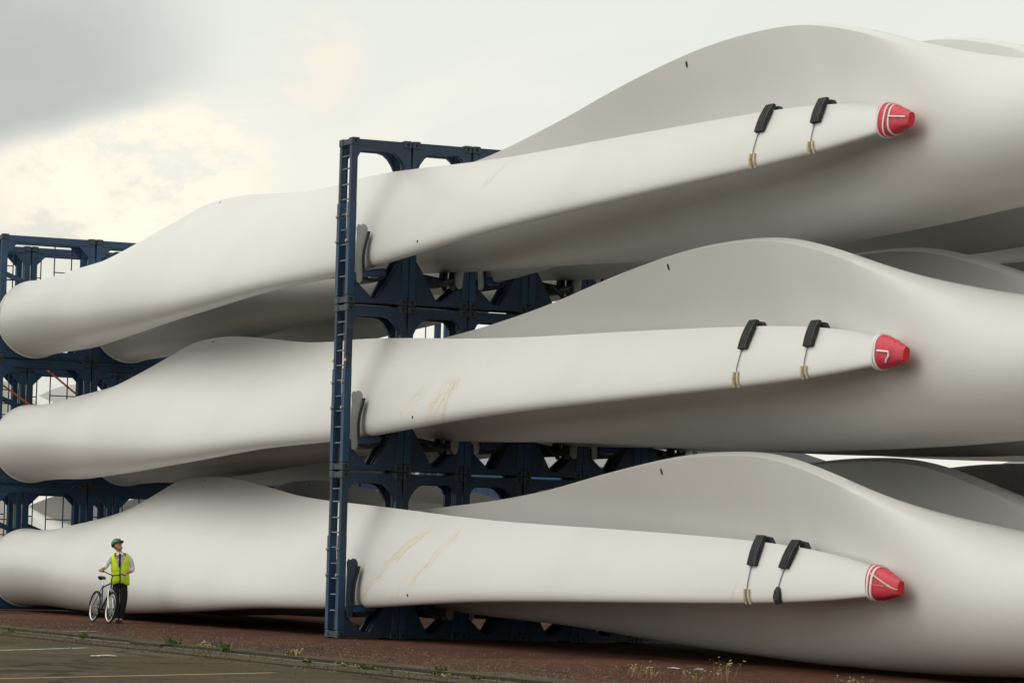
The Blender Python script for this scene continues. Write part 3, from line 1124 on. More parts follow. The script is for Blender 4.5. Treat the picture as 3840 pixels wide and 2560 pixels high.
def root_frame(depth=.75, paint='blue'):
    e = empty('root_frame')
    hx = depth / 2
    hy = RW / 2
    y = lambda v: v - hy
    P = M[paint]
    outer = [(y(0), .03), (y(RW), .03), (y(RW), 3.11), (y(0), 3.11)]
    ty, tz = .15, .17
    hole = [(ty, 1.05), (ty, 2.66), (ty + .28, 3.11 - tz), (RW - ty - .28, 3.11 - tz), (RW - ty, 2.66), (RW - ty, .58), (RW - ty - .32, .22), (1.55, .22)]
    for i in range(9):
        t = R(-58 - i * 12.0)
        hole.append((1.06 + 1.0 * math.cos(t) , 1.06 + .93 * math.sin(t)))
    hole = [(y(u), v) for u, v in hole]
    for x0, x1 in ((hx - .06, hx - .01), (-hx + .01, -hx + .06)):
        bm = bmesh.new()
        plate(bm, outer, [hole], x0, x1)
        bm_obj('face_plate', bm, P, e)
    for sx in (1, -1):
        for yy in (0, 1):
            bm = bmesh.new()
            x0, x1 = (hx - .14, hx) if sx > 0 else (-hx, -hx + .14)
            y0, y1 = (y(0), y(0) + .14) if yy == 0 else (y(RW) - .14, y(RW))
            box(bm, x0, x1, y0, y1, .15, 2.99, .008)
            bm_obj('post', bm, P, e)
            for z0 in (0.0, 2.99):
                bm = bmesh.new()
                x0c, x1c = (hx - .17, hx + .015) if sx > 0 else (-hx - .015, -hx + .17)
                y0c, y1c = (y(0) - .01, y(0) + .17) if yy == 0 else (y(RW) - .17, y(RW) + .01)
                box(bm, x0c, x1c, y0c, y1c, z0 + .002, z0 + .148, .015)
                bm_obj('corner_casting', bm, M['cast'], e)
        for z in (.12, 3.02):
            bm = bmesh.new()
            x0, x1 = (hx - .10, hx + .006) if sx > 0 else (-hx - .006, -hx + .10)
            box(bm, x0, x1, y(.17), y(RW - .17), z - .07, z + .07, .006)
            bm_obj('cross_beam', bm, P, e)
    for yy in (0, 1):
        for z in (.08, 3.06):
            bm = bmesh.new()
            yc = y(0) + .07 if yy == 0 else y(RW) - .07
            box(bm, -hx + .17, hx - .17, yc - .05, yc + .05, z - .06, z + .06, .006)
            bm_obj('side_beam', bm, P, e)
    # thin uprights of the guard rail behind
    for u in (.52, 1.60, 2.05):
        bm = bmesh.new()
        tube(bm, [(-hx - .05, y(u), .2), (-hx - .05, y(u), 2.98)], .018, 6)
        bm_obj('guard_rod', bm, P, e)
    for u0, u1, z in ((.05, .52, 2.05), (.05, .52, 1.7), (.05, .52, 2.4), (1.60, 2.3, 1.9), (1.60, 2.3, 2.3)):
        bm = bmesh.new()
        tube(bm, [(-hx - .05, y(u0), z), (-hx - .05, y(u1), z)], .016, 6)
        bm_obj('guard_rail', bm, M['rung'], e)
    bm = bmesh.new()
    bar(bm, (0, y(.10), 2.2), (0, y(1.0), 1.85), .12, .08)
    bm_obj('diagonal_brace', bm, P, e)
    return e


rf = root_frame()
first = True
for k in (1, 2, 3):
    for u in range(5):
        f = rf if first else copy_tree(rf)
        first = False
        f.location = (-83.80 - .40, 23.22 + RW / 2 + .0 + 2.46 * u, LV * (3 - k))
        lab = '%s blue root frame from the left in the %s tier%s' % (ORD[u], LEVEL[k], ', beside the blade root' if u == 0 else ' of the front row')
        tag(f, lab, 'root frame', 'blue frames holding the blade roots')
rf2 = root_frame(.9, 'blue2')
first = True
for k in (1, 2, 3):
    for u in range(4):
        f = rf2 if first else copy_tree(rf2)
        first = False
        f.location = (-86.9 - .45, 24.86 - 1.23 + 2.46 * (u - 1) + 0.0, LV * (3 - k))
        f.location.y = 24.86 + 2.46 * (u - .5)
        lab = '%s brighter blue frame of the row standing behind the blade roots, %s tier' % (ORD[u], LEVEL[k])
        tag(f, lab, 'root frame', 'brighter blue frames of the neighbouring stack')

# far stack of blades beyond the second frame row: seen through the frames
for j in range(4):
    for k in (2, 3):
        key = ('B', k)
        b = link('turbine_blade', MESH[key], None)
        rz = Matrix.Rotation(math.pi, 4, 'Z')
        b.matrix_world = Matrix.Translation(Vector((-88.4, 28.2 + 2.49 * (j - .0), LV * (3 - k) + 1.05))) @ rz
        tag(b, '%s blade of the neighbouring stack behind the left frames, %s' % (ORD[j], {2: 'upper layer', 3: 'ground layer'}[k]),
            'turbine blade', 'blades of the neighbouring stack')
        root_parts(b)

# orange lashing straps between the left frames
for p, q, lab in (((-86.4, 23.55, 6.08), (-86.3, 25.15, 5.02), 'orange lashing strap crossing the left middle frame, left of the blue post'),
                  ((-86.4, 25.2, 6.22), (-86.3, 26.75, 5.05), 'orange lashing strap right of the blue post in the middle tier'),
                  ((-86.4, 23.2, 2.2), (-86.4, 24.0, 3.0), 'short orange strap at the left edge in the bottom tier')):
    bm = bmesh.new()
    bar(bm, p, q, .05, .012)
    o = bm_obj('lashing_strap', bm, M['orange'])
    tag(o, lab, 'strap', 'orange lashing straps')

# ------------------------------------------------------------------ distant yard beyond the stacks
for i, (x, y, wx, wy, h, rz, lab) in enumerate((
        (-150, 118, 46, 16, 7.5, 10, 'low grey shed seen through the arches, far behind the stacks'),
        (-230, 104, 60, 18, 8.0, 5, 'long pale shed far behind the left frames'),
        (-95, 130, 40, 14, 6.5, 14, 'small grey shed glimpsed through the frames on the right'))):
    e = empty('shed', (x, y, 0), R(rz), lab, 'shed')
    bm = bmesh.new()
    box(bm, -wx / 2, wx / 2, -wy / 2, wy / 2, 0, h)
    bm_obj('wall', bm, M['shed'], e)
    bm = bmesh.new()
    plate(bm, [(-wy / 2 - .4, h), (wy / 2 + .4, h), (0, h + 2.2)], [], -wx / 2 - .4, wx / 2 + .4)
    bm_obj('roof', bm, M['roof'], e)
    bm = bmesh.new()
    box(bm, -3, 3, -wy / 2 - .06, -wy / 2 + .05, .1, 5)
    bm_obj('door', bm, M['roof'], e)

M['cont_blue'] = varied('blue_container', (0.03, 0.10, 0.22), (0.04, 0.08, 0.16), 1, 0.6)
M['cont_white'] = varied('white_container', (0.5, 0.5, 0.48), (0.4, 0.4, 0.38), 1, 0.6)
for (x, y, z, mm, lab) in ((-130, 57.0, 0, 'cont_white', 'white container on the ground far behind the ladder frames'), (-130, 57.0, 2.62, 'cont_blue', 'blue container on top of the white one, glimpsed through the lowest arch'),
                           (-131, 64.8, 0, 'cont_blue', 'blue container glimpsed low through the bottom frames'), (-131, 64.8, 2.62, 'cont_white', 'white container stacked on the far blue one')):
    e = empty('container', (x, y, z), R(80), lab, 'container')
    bm = bmesh.new()
    box(bm, -3.03, 3.03, -1.2, 1.2, .1, 2.5)
    bm_obj('shell', bm, M[mm], e)
    for sx in (-1, 1):
        bm = bmesh.new()
        box(bm, sx * 3.03 - .08, sx * 3.03 + .08, -1.24, 1.24, 0, 2.6)
        bm_obj('end_frame', bm, M['dark'], e)
    for i in range(12):
        bm = bmesh.new()
        box(bm, -2.8 + i * .49, -2.6 + i * .49, -1.25, 1.25, .2, 2.4)
        bm_obj('corrugation', bm, M[mm], e)
for (x, y, h, lab) in ((-140, 50, 9, 'thin lamp mast far behind the ladder frames'), (-128, 70, 9, 'thin lamp mast far behind on the right')):
    e = empty('lamp_mast', (x, y, 0), 0, lab, 'lamp mast')
    bm = bmesh.new()
    tube(bm, [(0, 0, 0), (0, 0, h * .6)], .09, 8, .05)
    bm_obj('pole', bm, M['galv'], e)
    bm = bmesh.new()
    box(bm, -.5, .5, -.12, .12, h * .6, h * .6 + .12, .02)
    bm_obj('lamp_head', bm, M['galv'], e)

# ------------------------------------------------------------------ bicycle
M['bikeframe'] = mat('dark_blue_bike_paint', (0.020, 0.024, 0.10), 0.3)[0]
M['bikeblack'] = mat('bike_black', (0.010, 0.010, 0.011), 0.6)[0]
M['chrome'] = mat('alloy', (0.72, 0.72, 0.72), 0.3, 0.6)[0]
M['tyre'] = mat('tyre_black', (0.013, 0.013, 0.014), 0.85)[0]


def torus(bm, c, Rr, r, axis_y=True, n=40, m_=8, sq=1.0):
    rings = []
    for i in range(n):
        a = 2 * math.pi * i / n
        ring = []
        for q in range(m_):
            t = 2 * math.pi * q / m_
            rr = Rr + r * math.cos(t)
            ring.append(bm.verts.new((c[0] + rr * math.cos(a), c[1] + r * sq * math.sin(t), c[2] + rr * math.sin(a))))
        rings.append(ring)
    for i in range(n):
        for q in range(m_):
            bm.faces.new((rings[i][q], rings[i][(q + 1) % m_], rings[(i + 1) % n][(q + 1) % m_], rings[(i + 1) % n][q]))


man_o = Vector((-70.55, 22.35, 0))
cdir = Vector((.953, -.302, 0))
RZ = math.atan2(.953, .302)          # local x = picture right, local y = away from the camera


def mloc(x, y, z=0):
    c, s = math.cos(RZ), math.sin(RZ)
    return Vector((man_o.x + c * x - s * y, man_o.y + s * x + c * y, z))


# front contact at local (-.184, -.02), rear at (-.53, 1.0)
pf, pr_ = mloc(-.19, -.63), mloc(-.53, .37)
bd = (pf - pr_).normalized()
bike = empty('bicycle', (pf + pr_) / 2, math.atan2(bd.y, bd.x), 'dark blue bicycle with white rims held by the man in the yellow vest', 'bicycle')
WR = .33
hwb = .53
bike.rotation_euler.x = R(-8)
for x in (hwb, -hwb):
    bm = bmesh.new()
    torus(bm, (x, 0, WR), WR - .019, .019)
    wh = bm_obj('wheel', bm, M['tyre'], bike, 60)
    bm = bmesh.new()
    torus(bm, (x, 0, WR), WR - .048, .013, sq=.9, m_=6)
    bm_obj('rim', bm, M['chrome'], wh, 60)
    bm = bmesh.new()
    for q in range(20):
        a = 2 * math.pi * q / 20
        tube(bm, [(x + .02 * math.cos(a + .8), .03 * (-1)**q, WR + .02 * math.sin(a + .8)), (x + .275 * math.cos(a), 0, WR + .275 * math.sin(a))], .0022, 3)
    bm_obj('spokes', bm, M['chrome'], wh)
    bm = bmesh.new()
    tube(bm, [(x, -.05, WR), (x, .05, WR)], .022, 10)
    bm_obj('hub', bm, M['chrome'], wh, 40)
bm = bmesh.new()
BB = (-.08, 0, .29)
ST_ = (-.24, 0, .80)
HT = (.30, 0, .86)
HB = (.345, 0, .73)
for p, q, r in ((BB, ST_, .017), (BB, HB, .02), ((-.225, 0, .76), HT, .018), (HT, HB, .021)):
    tube(bm, [p, q], r, 8)
for s in (-.055, .055):
    tube(bm, [(BB[0], s * .5, BB[2]), (-hwb, s, WR)], .010, 6)
    tube(bm, [(ST_[0] + .015, s * .3, ST_[2] - .05), (-hwb, s, WR)], .009, 6)
bm_obj('frame', bm, M['bikeframe'], bike, 50)
bm = bmesh.new()
for s in (-.055, .055):
    tube(bm, [(.352, s, .70), (.40, s, .55), (hwb, s, WR)], .012, 6)
tube(bm, [(.352, -.06, .70), (.352, .06, .70)], .016, 6)
tube(bm, [(.352, 0, .70), HT], .014, 6)
bm_obj('fork', bm, M['chrome'], bike, 50)
bm = bmesh.new()
tube(bm, [ST_, (-.285, 0, .95)], .013, 8)
bm_obj('seat_post', bm, M['chrome'], bike, 50)
# saddle: shaped pad
bm = bmesh.new()
prof = [(-.14, .075, .955), (-.12, .085, .975), (-.06, .078, .982), (0, .045, .975), (.07, .024, .972), (.13, .017, .965)]
rs = []
for x, wy_, z in prof:
    rs.append([bm.verts.new((-.29 + x, wy_ * math.cos(t), z + (.02 if math.sin(t) > 0 else .045) * math.sin(t))) for t in [2 * math.pi * q / 10 for q in range(10)]])
for i in range(len(rs) - 1):
    for q in range(10):
        bm.faces.new((rs[i][q], rs[i][(q + 1) % 10], rs[i + 1][(q + 1) % 10], rs[i + 1][q]))
bm.faces.new(rs[0][::-1])
bm.faces.new(rs[-1])
bmesh.ops.recalc_face_normals(bm, faces=bm.faces)
bm_obj('saddle', bm, M['bikeblack'], bike, 50)
bm = bmesh.new()
tube(bm, [HT, (.275, 0, .97)], .014, 8)
tube(bm, [(.275, 0, .97), (.33, 0, 1.02)], .013, 8)
bm_obj('stem', bm, M['bikeblack'], bike, 50)
bm = bmesh.new()
tube(bm, [(.24, -.29, 1.075), (.27, -.20, 1.08), (.325, -.09, 1.035), (.33, 0, 1.02), (.325, .09, 1.035), (.27, .20, 1.075), (.24, .29, 1.07)], .012, 8)
hb = bm_obj('handlebar', bm, M['bikeblack'], bike, 50)
for s, zz in ((-1, 1.077), (1, 1.072)):
    bm = bmesh.new()
    tube(bm, [(.24, s * .295, zz - .002), (.268, s * .195, zz + .002)], .019, 8)
    bm_obj('grip', bm, M['rubber'], hb, 50)
    bm = bmesh.new()
    tube(bm, [(.30, s * .19, zz - .01), (.335, s * .24, zz - .03), (.32, s * .29, zz - .035)], .007, 5)
    bm_obj('brake_lever', bm, M['chrome'], hb, 50)
bm = bmesh.new()
torus(bm, (BB[0], .05, BB[2]), .075, .006, n=24, m_=5)
for s in (-1, 1):
    ex = (BB[0] + s * .08, s * -.085, BB[2] - s * .14)
    tube(bm, [(BB[0], s * -.075, BB[2]), ex], .011, 6)
    box(bm, ex[0] - .045, ex[0] + .045, ex[1] - s * .05 - .04, ex[1] - s * .05 + .04, ex[2] - .012, ex[2] + .012)
tube(bm, [(BB[0], -.08, BB[2]), (BB[0], .08, BB[2])], .018, 8)
bm_obj('crankset', bm, M['bikeblack'], bike)
for x, a0, a1 in ((-hwb, 40, 175), (hwb, 60, 150)):
    bm = bmesh.new()
    prev = None
    for i in range(13):
        a = R(a0 + (a1 - a0) * i / 12)
        cur = [bm.verts.new((x + rr * math.cos(a), yy, WR + rr * math.sin(a))) for rr, yy in ((WR + .012, -.028), (WR + .022, 0), (WR + .012, .028))]
        if prev:
            for q in range(2):
                bm.faces.new((prev[q], prev[q + 1], cur[q + 1], cur[q]))
        prev = cur
    bm_obj('mudguard', bm, M['bikeblack'], bike)

# ------------------------------------------------------------------ person
M['skin'] = varied('skin', (0.50, 0.24, 0.16), (0.44, 0.19, 0.13), 20, 0.5)
M['shirt'] = varied('white_shirt', (0.72, 0.72, 0.77), (0.60, 0.60, 0.67), 12, 0.8, bump=0.25, bscale=14)
M['vest'] = varied('hi_vis_vest', (0.72, 0.93, 0.035), (0.60, 0.82, 0.03), 9, 0.7, bump=0.3, bscale=9)
M['trousers'] = varied('black_trousers', (0.008, 0.008, 0.009), (0.014, 0.014, 0.015), 12, 0.85)
M['helmet'] = mat('green_helmet', (0.010, 0.13, 0.075), 0.35)[0]
M['white'] = mat('white_patch', (0.8, 0.8, 0.8), 0.5)[0]
M['tie'] = mat('dark_tie', (0.012, 0.012, 0.02), 0.6)[0]
M['hair'] = mat('grey_brown_hair', (0.08, 0.06, 0.045), 0.8)[0]
M['shoe'] = mat('black_shoe', (0.012, 0.012, 0.012), 0.4)[0]

person = empty('person', man_o, RZ, 'man in yellow high visibility vest and green helmet holding a bicycle, looking up', 'person')


def skin_obj(name, verts, edges, radii, m, root=0, sub=2, parent=person):
    me = bpy.data.meshes.new(name)
    me.from_pydata(verts, edges, [])
    o = bpy.data.objects.new(name, me)
    COL.objects.link(o)
    md = o.modifiers.new('s', 'SKIN')
    md.use_smooth_shade = True
    md.branch_smoothing = 0.6
    for i, sv in enumerate(me.skin_vertices[0].data):
        r = radii[i]
        sv.radius = r if isinstance(r, tuple) else (r, r)
        sv.use_root = (i == root)
    sb = o.modifiers.new('b', 'SUBSURF')
    sb.levels = sb.render_levels = sub
    dg = bpy.context.evaluated_depsgraph_get()
    dg.update()
    me2 = bpy.data.meshes.new_from_object(o.evaluated_get(dg))
    bpy.data.objects.remove(o)
    me2.name = name
    me2.materials.clear()
    me2.polygons.foreach_set('use_smooth', [True] * len(me2.polygons))
    return link(name, me2, m, parent)


# body: pelvis, spine, head, arms, hands with fingers, legs (one continuous mesh)
V = [(0.03, .02, .93), (0.025, .02, 1.10), (0.02, .02, 1.28), (0.015, .03, 1.43), (0.0, .01, 1.52), (-.045, -.01, 1.60), (-.05, -.01, 1.70),
     # right arm (picture left)
     (-.13, .03, 1.42), (-.195, .03, 1.38), (-.29, -.06, 1.17), (-.372, -.33, 1.13), (-.39, -.375, 1.125),
     # left arm (picture right)
     (.165, .03, 1.42), (.225, .03, 1.37), (.30, .02, 1.13), (.155, -.17, 1.065), (.13, -.205, 1.052),
     # right leg (picture left)
     (-.06, .02, .88), (-.045, -.02, .52), (-.01, .02, .10), (-.02, -.08, .05),
     # left leg
     (.12, .03, .88), (.125, 0.0, .50), (.075, .06, .10), (.075, -.05, .05)]
E_ = [(0, 1), (1, 2), (2, 3), (3, 4), (4, 5), (5, 6), (3, 7), (7, 8), (8, 9), (9, 10), (10, 11), (3, 12), (12, 13), (13, 14), (14, 15), (15, 16),
      (0, 17), (17, 18), (18, 19), (19, 20), (0, 21), (21, 22), (22, 23), (23, 24)]
RD = [(.12, .08), (.12, .08), (.13, .07), (.10, .055), .05, .07, .085, .06, .052, .040, .030, .030, .06, .052, .040, .030, .030,
      .08, .058, .042, .035, .08, .058, .042, .035]
# fingers
def fingers(base_i, base, direc, spread, curl, thumb):
    d = Vector(direc).normalized()
    sp = Vector(spread).normalized()
    cu = Vector(curl).normalized()
    for q, L in enumerate((.07, .078, .073, .058)):
        b0 = Vector(base) + sp * (-.027 + .018 * q) + d * .02
        b1 = b0 + d * L * .45 + cu * .012
        b2 = b0 + d * L * .62 + cu * .045
        i0 = len(V)
        V.extend([tuple(b0), tuple(b1), tuple(b2)])
        E_.extend([(base_i, i0), (i0, i0 + 1), (i0 + 1, i0 + 2)])
        RD.extend([.0095, .009, .008])
    t0 = Vector(base) - sp * .035 + cu * .01
    t1 = t0 + Vector(thumb) * .045
    i0 = len(V)
    V.extend([tuple(t0), tuple(t1)])
    E_.extend([(base_i, i0), (i0, i0 + 1)])
    RD.extend([.011, .009])


fingers(11, (-.392, -.38, 1.128), (.3, -.9, .05), (.947, .322, 0), (0, .1, -1), (.5, -.6, -.5))
fingers(16, (.125, -.215, 1.055), (.2, -.9, .05), (-.947, -.322, 0), (0, .1, -1), (-.6, -.5, -.5))
body = skin_obj('body', V, E_, RD, M['skin'])


def ellip_ring_mesh(name, rings, m, n=28, parent=person, close_top=False, close_bot=False, thick=0.0):
    """rings: (cx, cy, cz, rx, ry[, tiltz]) stacked lofts"""
    bm = bmesh.new()
    rr = []
    for r_ in rings:
        cx, cy, cz, rx, ry = r_[:5]
        rr.append([bm.verts.new((cx + rx * math.cos(t), cy + ry * math.sin(t), cz)) for t in [2 * math.pi * q / n for q in range(n)]])
    for i in range(len(rr) - 1):
        for q in range(n):
            bm.faces.new((rr[i][q], rr[i][(q + 1) % n], rr[i + 1][(q + 1) % n], rr[i + 1][q]))
    if close_top:
        bm.faces.new(rr[-1])
    if close_bot:
        bm.faces.new(rr[0][::-1])
    bmesh.ops.recalc_face_normals(bm, faces=bm.faces)
    return bm


# trousers
skin_obj('trousers', [(0.035, .02, .98), (.035, .02, .88), (-.055, .02, .82), (-.045, -.015, .50), (-.015, .02, .12), (-.015, .02, .05),
                      (.12, .03, .82), (.12, .005, .48), (.075, .06, .12), (.075, .06, .05)],
         [(0, 1), (1, 2), (2, 3), (3, 4), (4, 5), (1, 6), (6, 7), (7, 8), (8, 9)],
         [(.17, .13), (.175, .13), .108, .084, .070, .072, .108, .084, .070, .072], M['trousers'], root=0)
for q, (x, y) in enumerate(((-.02, .02), (.075, .055))):
    bm = bmesh.new()
    prof = [(.10, .040, .06), (.05, .050, .09), (0, .052, .09), (-.08, .050, .07), (-.16, .046, .05), (-.205, .026, .035)]
    rs = []
    for yy, wx_, h in prof:
        rs.append([bm.verts.new((x + wx_ * math.cos(t), y + yy, max(.0, h / 2 + (h / 2 + .01) * math.sin(t)))) for t in [2 * math.pi * i / 10 for i in range(10)]])
    for i in range(len(rs) - 1):
        for c in range(10):
            bm.faces.new((rs[i][c], rs[i][(c + 1) % 10], rs[i + 1][(c + 1) % 10], rs[i + 1][c]))
    bm.faces.new(rs[0])
    bm.faces.new(rs[-1][::-1])
    bmesh.ops.recalc_face_normals(bm, faces=bm.faces)
    bm_obj('shoe', bm, M['shoe'], person, 50)
# shirt with sleeves rolled near the wrist
skin_obj('shirt', [(.03, .02, 1.0), (.025, .02, 1.2), (.015, .03, 1.40), (.0, .02, 1.485),
                   (-.125, .03, 1.425), (-.195, .03, 1.37), (-.288, -.055, 1.185), (-.335, -.21, 1.15),
                   (.165, .03, 1.425), (.225, .03, 1.36), (.298, .02, 1.14), (.235, -.07, 1.10)],
         [(0, 1), (1, 2), (2, 3), (2, 4), (4, 5), (5, 6), (6, 7), (2, 8), (8, 9), (9, 10), (10, 11)],
         [(.15, .105), (.165, .11), (.155, .115), .082, .078, .070, .058, .047, .078, .070, .058, .047], M['shirt'], root=1)
# vest: wraps the torso, open V at the neck, loose hem
n = 40
rings = [(.03, .02, .83, .205, .145), (.03, .02, .92, .205, .145), (.028, .02, 1.02, .198, .142), (.025, .02, 1.14, .19, .138), (.022, .022, 1.26, .195, .138),
         (.02, .025, 1.36, .205, .13), (.018, .03, 1.43, .20, .115), (.015, .03, 1.475, .165, .095), (.012, .03, 1.50, .12, .075)]
bm = bmesh.new()
rr = []
for (cx, cy, cz, rx, ry) in rings:
    ring = []
    t0 = .03 + max(0, cz - 1.20) * 2.6
    for q in range(n + 1):
        t = t0 + (2 * math.pi - 2 * t0) * q / n - math.pi / 2
        wob = 1 + .018 * math.sin(7 * t + cz * 13) + .012 * math.sin(13 * t - cz * 21)
        hem = (.025 * math.sin(3 * t) if cz < .85 else 0)
        ring.append(bm.verts.new((cx + rx * wob * math.copysign(abs(math.cos(t))**.85, math.cos(t)), cy + ry * wob * math.copysign(abs(math.sin(t))**.85, math.sin(t)), cz + hem)))
    rr.append(ring)
for i in range(len(rr) - 1):
    for q in range(n):
        bm.faces.new((rr[i][q], rr[i][q + 1], rr[i + 1][q + 1], rr[i + 1][q]))
bmesh.ops.recalc_face_normals(bm, faces=bm.faces)
vest = bm_obj('vest', bm, M['vest'], person, 60)
sm = vest.modifiers.new('t', 'SOLIDIFY')
sm.thickness = .008
for zb_ in (.93, 1.12):
    bm = bmesh.new()
    rows = []
    for zz in (zb_, zb_ + .045):
        rows.append([bm.verts.new((.028 + .203 * math.copysign(abs(math.cos(t))**.85, math.cos(t)), .02 + .149 * math.copysign(abs(math.sin(t))**.85, math.sin(t)), zz)) for t in [2 * math.pi * (q + .6) / 48 - math.pi / 2 for q in range(48)]])
    for q in range(47):
        bm.faces.new((rows[0][q], rows[0][q + 1], rows[1][q + 1], rows[1][q]))
    bm_obj('vest_band', bm, M['vest'], vest)
bm = bmesh.new()
tube(bm, [(.022, -.128, 1.22), (.026, -.130, 1.08), (.03, -.132, .86)], .006, 5)
bm_obj('zip', bm, M['tie'], vest)
# tie and collar
bm = bmesh.new()
plate(bm, [(-.018, 1.475), (.022, 1.475), (.03, 1.22), (.006, 1.17), (-.02, 1.22)], [], -.006, .006)
t_ = bm_obj('tie', bm, M['tie'], person)
t_.rotation_euler = (0, 0, math.pi / 2)
t_.location = (.015, -.118, 0)
bm = bmesh.new()
for s in (-1, 1):
    vs = [bm.verts.new(v) for v in ((.003, -.055, 1.50), (s * .06 + .003, -.035, 1.53), (s * .075 + .003, -.07, 1.46), (s * .03 + .003, -.10, 1.44))]
    bm.faces.new(vs)
c_ = bm_obj('collar', bm, M['white'], person)
sm = c_.modifiers.new('t', 'SOLIDIFY')
sm.thickness = .006
# head: lofted, turned to picture right and tilted up
head = empty('head', (-.035, 0.0, 1.60))
del head
bm = bmesh.new()
prof = [(-.115, .030, .035, -.035), (-.10, .045, .052, -.03), (-.07, .058, .068, -.015), (-.03, .068, .082, 0), (.02, .074, .090, .005), (.07, .072, .088, .008), (.105, .055, .07, .008), (.12, .02, .03, .005)]
rr = []
for z, rx, ry, dy in prof:
    rr.append([bm.verts.new((rx * math.cos(t), dy + ry * math.sin(t), z)) for t in [2 * math.pi * q / 20 for q in range(20)]])
for i in range(len(rr) - 1):
    for q in range(20):
        bm.faces.new((rr[i][q], rr[i][(q + 1) % 20], rr[i + 1][(q + 1) % 20], rr[i + 1][q]))
bm.faces.new(rr[0][::-1])
bm.faces.new(rr[-1])
# nose, chin, brow and ears
for c, sc in (((0, -.093, -.015), (.013, .022, .024)), ((0, -.085, -.098), (.022, .02, .016)), ((-.03, -.078, .018), (.024, .014, .008)), ((.03, -.078, .018), (.024, .014, .008)),
              ((-.076, .005, -.01), (.010, .02, .032)), ((.076, .005, -.01), (.010, .02, .032))):
    mt = Matrix.Translation(c) @ Matrix.Diagonal((*sc, 1))
    bmesh.ops.create_icosphere(bm, subdivisions=2, radius=1, matrix=mt)
bmesh.ops.recalc_face_normals(bm, faces=bm.faces)
hd = bm_obj('face', bm, M['skin'], person, 70)
hd.location = (-.045, -.01, 1.64)
hd.rotation_euler = (R(-32), R(5), R(50))
for s in (-1, 1):
    bm = bmesh.new()
    bmesh.ops.create_icosphere(bm, subdivisions=2, radius=.009, matrix=Matrix.Translation((s * .028, -.078, .003)))
    bm_obj('eye', bm, M['bikeblack'], hd, 60)
bm = bmesh.new()
bmesh.ops.create_icosphere(bm, subdivisions=2, radius=1, matrix=Matrix.Translation((0, -.083, -.058)) @ Matrix.Diagonal((.022, .008, .006, 1)))
bm_obj('mouth', bm, mat('lips', (.32, .08, .07), .5)[0], hd, 60)
bm = bmesh.new()
rr = []
for z, rx, ry in ((-.05, .070, .085), (0, .079, .096), (.05, .082, .10)):
    rr.append([bm.verts.new((rx * math.cos(t), .008 + ry * math.sin(t), z + (.02 if abs(t) < 9 else 0))) for t in [math.pi * q / 12 for q in range(13)]])
for i in range(2):
    for q in range(12):
        bm.faces.new((rr[i][q], rr[i][q + 1], rr[i + 1][q + 1], rr[i + 1][q]))
bm_obj('hair', bm, M['hair'], hd, 60)
bm = bmesh.new()
rr = []
prof = [(.035, .102, .128), (.06, .104, .130), (.10, .098, .120), (.135, .078, .095), (.16, .045, .055), (.168, .012, .015)]
for z, rx, ry in prof:
    rr.append([bm.verts.new((rx * math.cos(t), .005 + ry * math.sin(t), z)) for t in [2 * math.pi * q / 28 for q in range(28)]])
for i in range(len(rr) - 1):
    for q in range(28):
        bm.faces.new((rr[i][q], rr[i][(q + 1) % 28], rr[i + 1][(q + 1) % 28], rr[i + 1][q]))
bm.faces.new(rr[-1])
# peak
pk = []
for q in range(9):
    t = R(-160 + 140 * q / 8)
    pk.append((bm.verts.new((.104 * math.cos(t), .005 + .130 * math.sin(t), .046)), bm.verts.new((.112 * math.cos(t), -.0 + .175 * math.sin(t), .034))))
for q in range(8):
    bm.faces.new((pk[q][0], pk[q + 1][0], pk[q + 1][1], pk[q][1]))
bmesh.ops.recalc_face_normals(bm, faces=bm.faces)
hm = bm_obj('helmet', bm, M['helmet'], hd, 50)
sm = hm.modifiers.new('t', 'SOLIDIFY')
sm.thickness = .005
bm = bmesh.new()
bmesh.ops.create_icosphere(bm, subdivisions=2, radius=1, matrix=Matrix.Translation((0, -.105, .118)) @ Matrix.Diagonal((.03, .02, .022, 1)))
bm_obj('badge', bm, M['white'], hd, 50)

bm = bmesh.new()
box(bm, -53.8, -52.2, 17.26, 17.46, -.002, .062, .01)  # added dark box, raised to stand in for an open pit in the slot
o = bm_obj('pit_stand_in', bm, M['rail_dark'])
tag(o, 'dark raised box standing in for a pit in the crane rail slot below the man', 'pit stand-in')
# ------------------------------------------------------------------ weeds and litter
M['weed'] = varied('weed_green', (0.10, 0.13, 0.028), (0.055, 0.075, 0.018), 10, 0.7)
M['dry'] = varied('dry_weed', (0.36, 0.30, 0.13), (0.22, 0.18, 0.07), 10, 0.8)


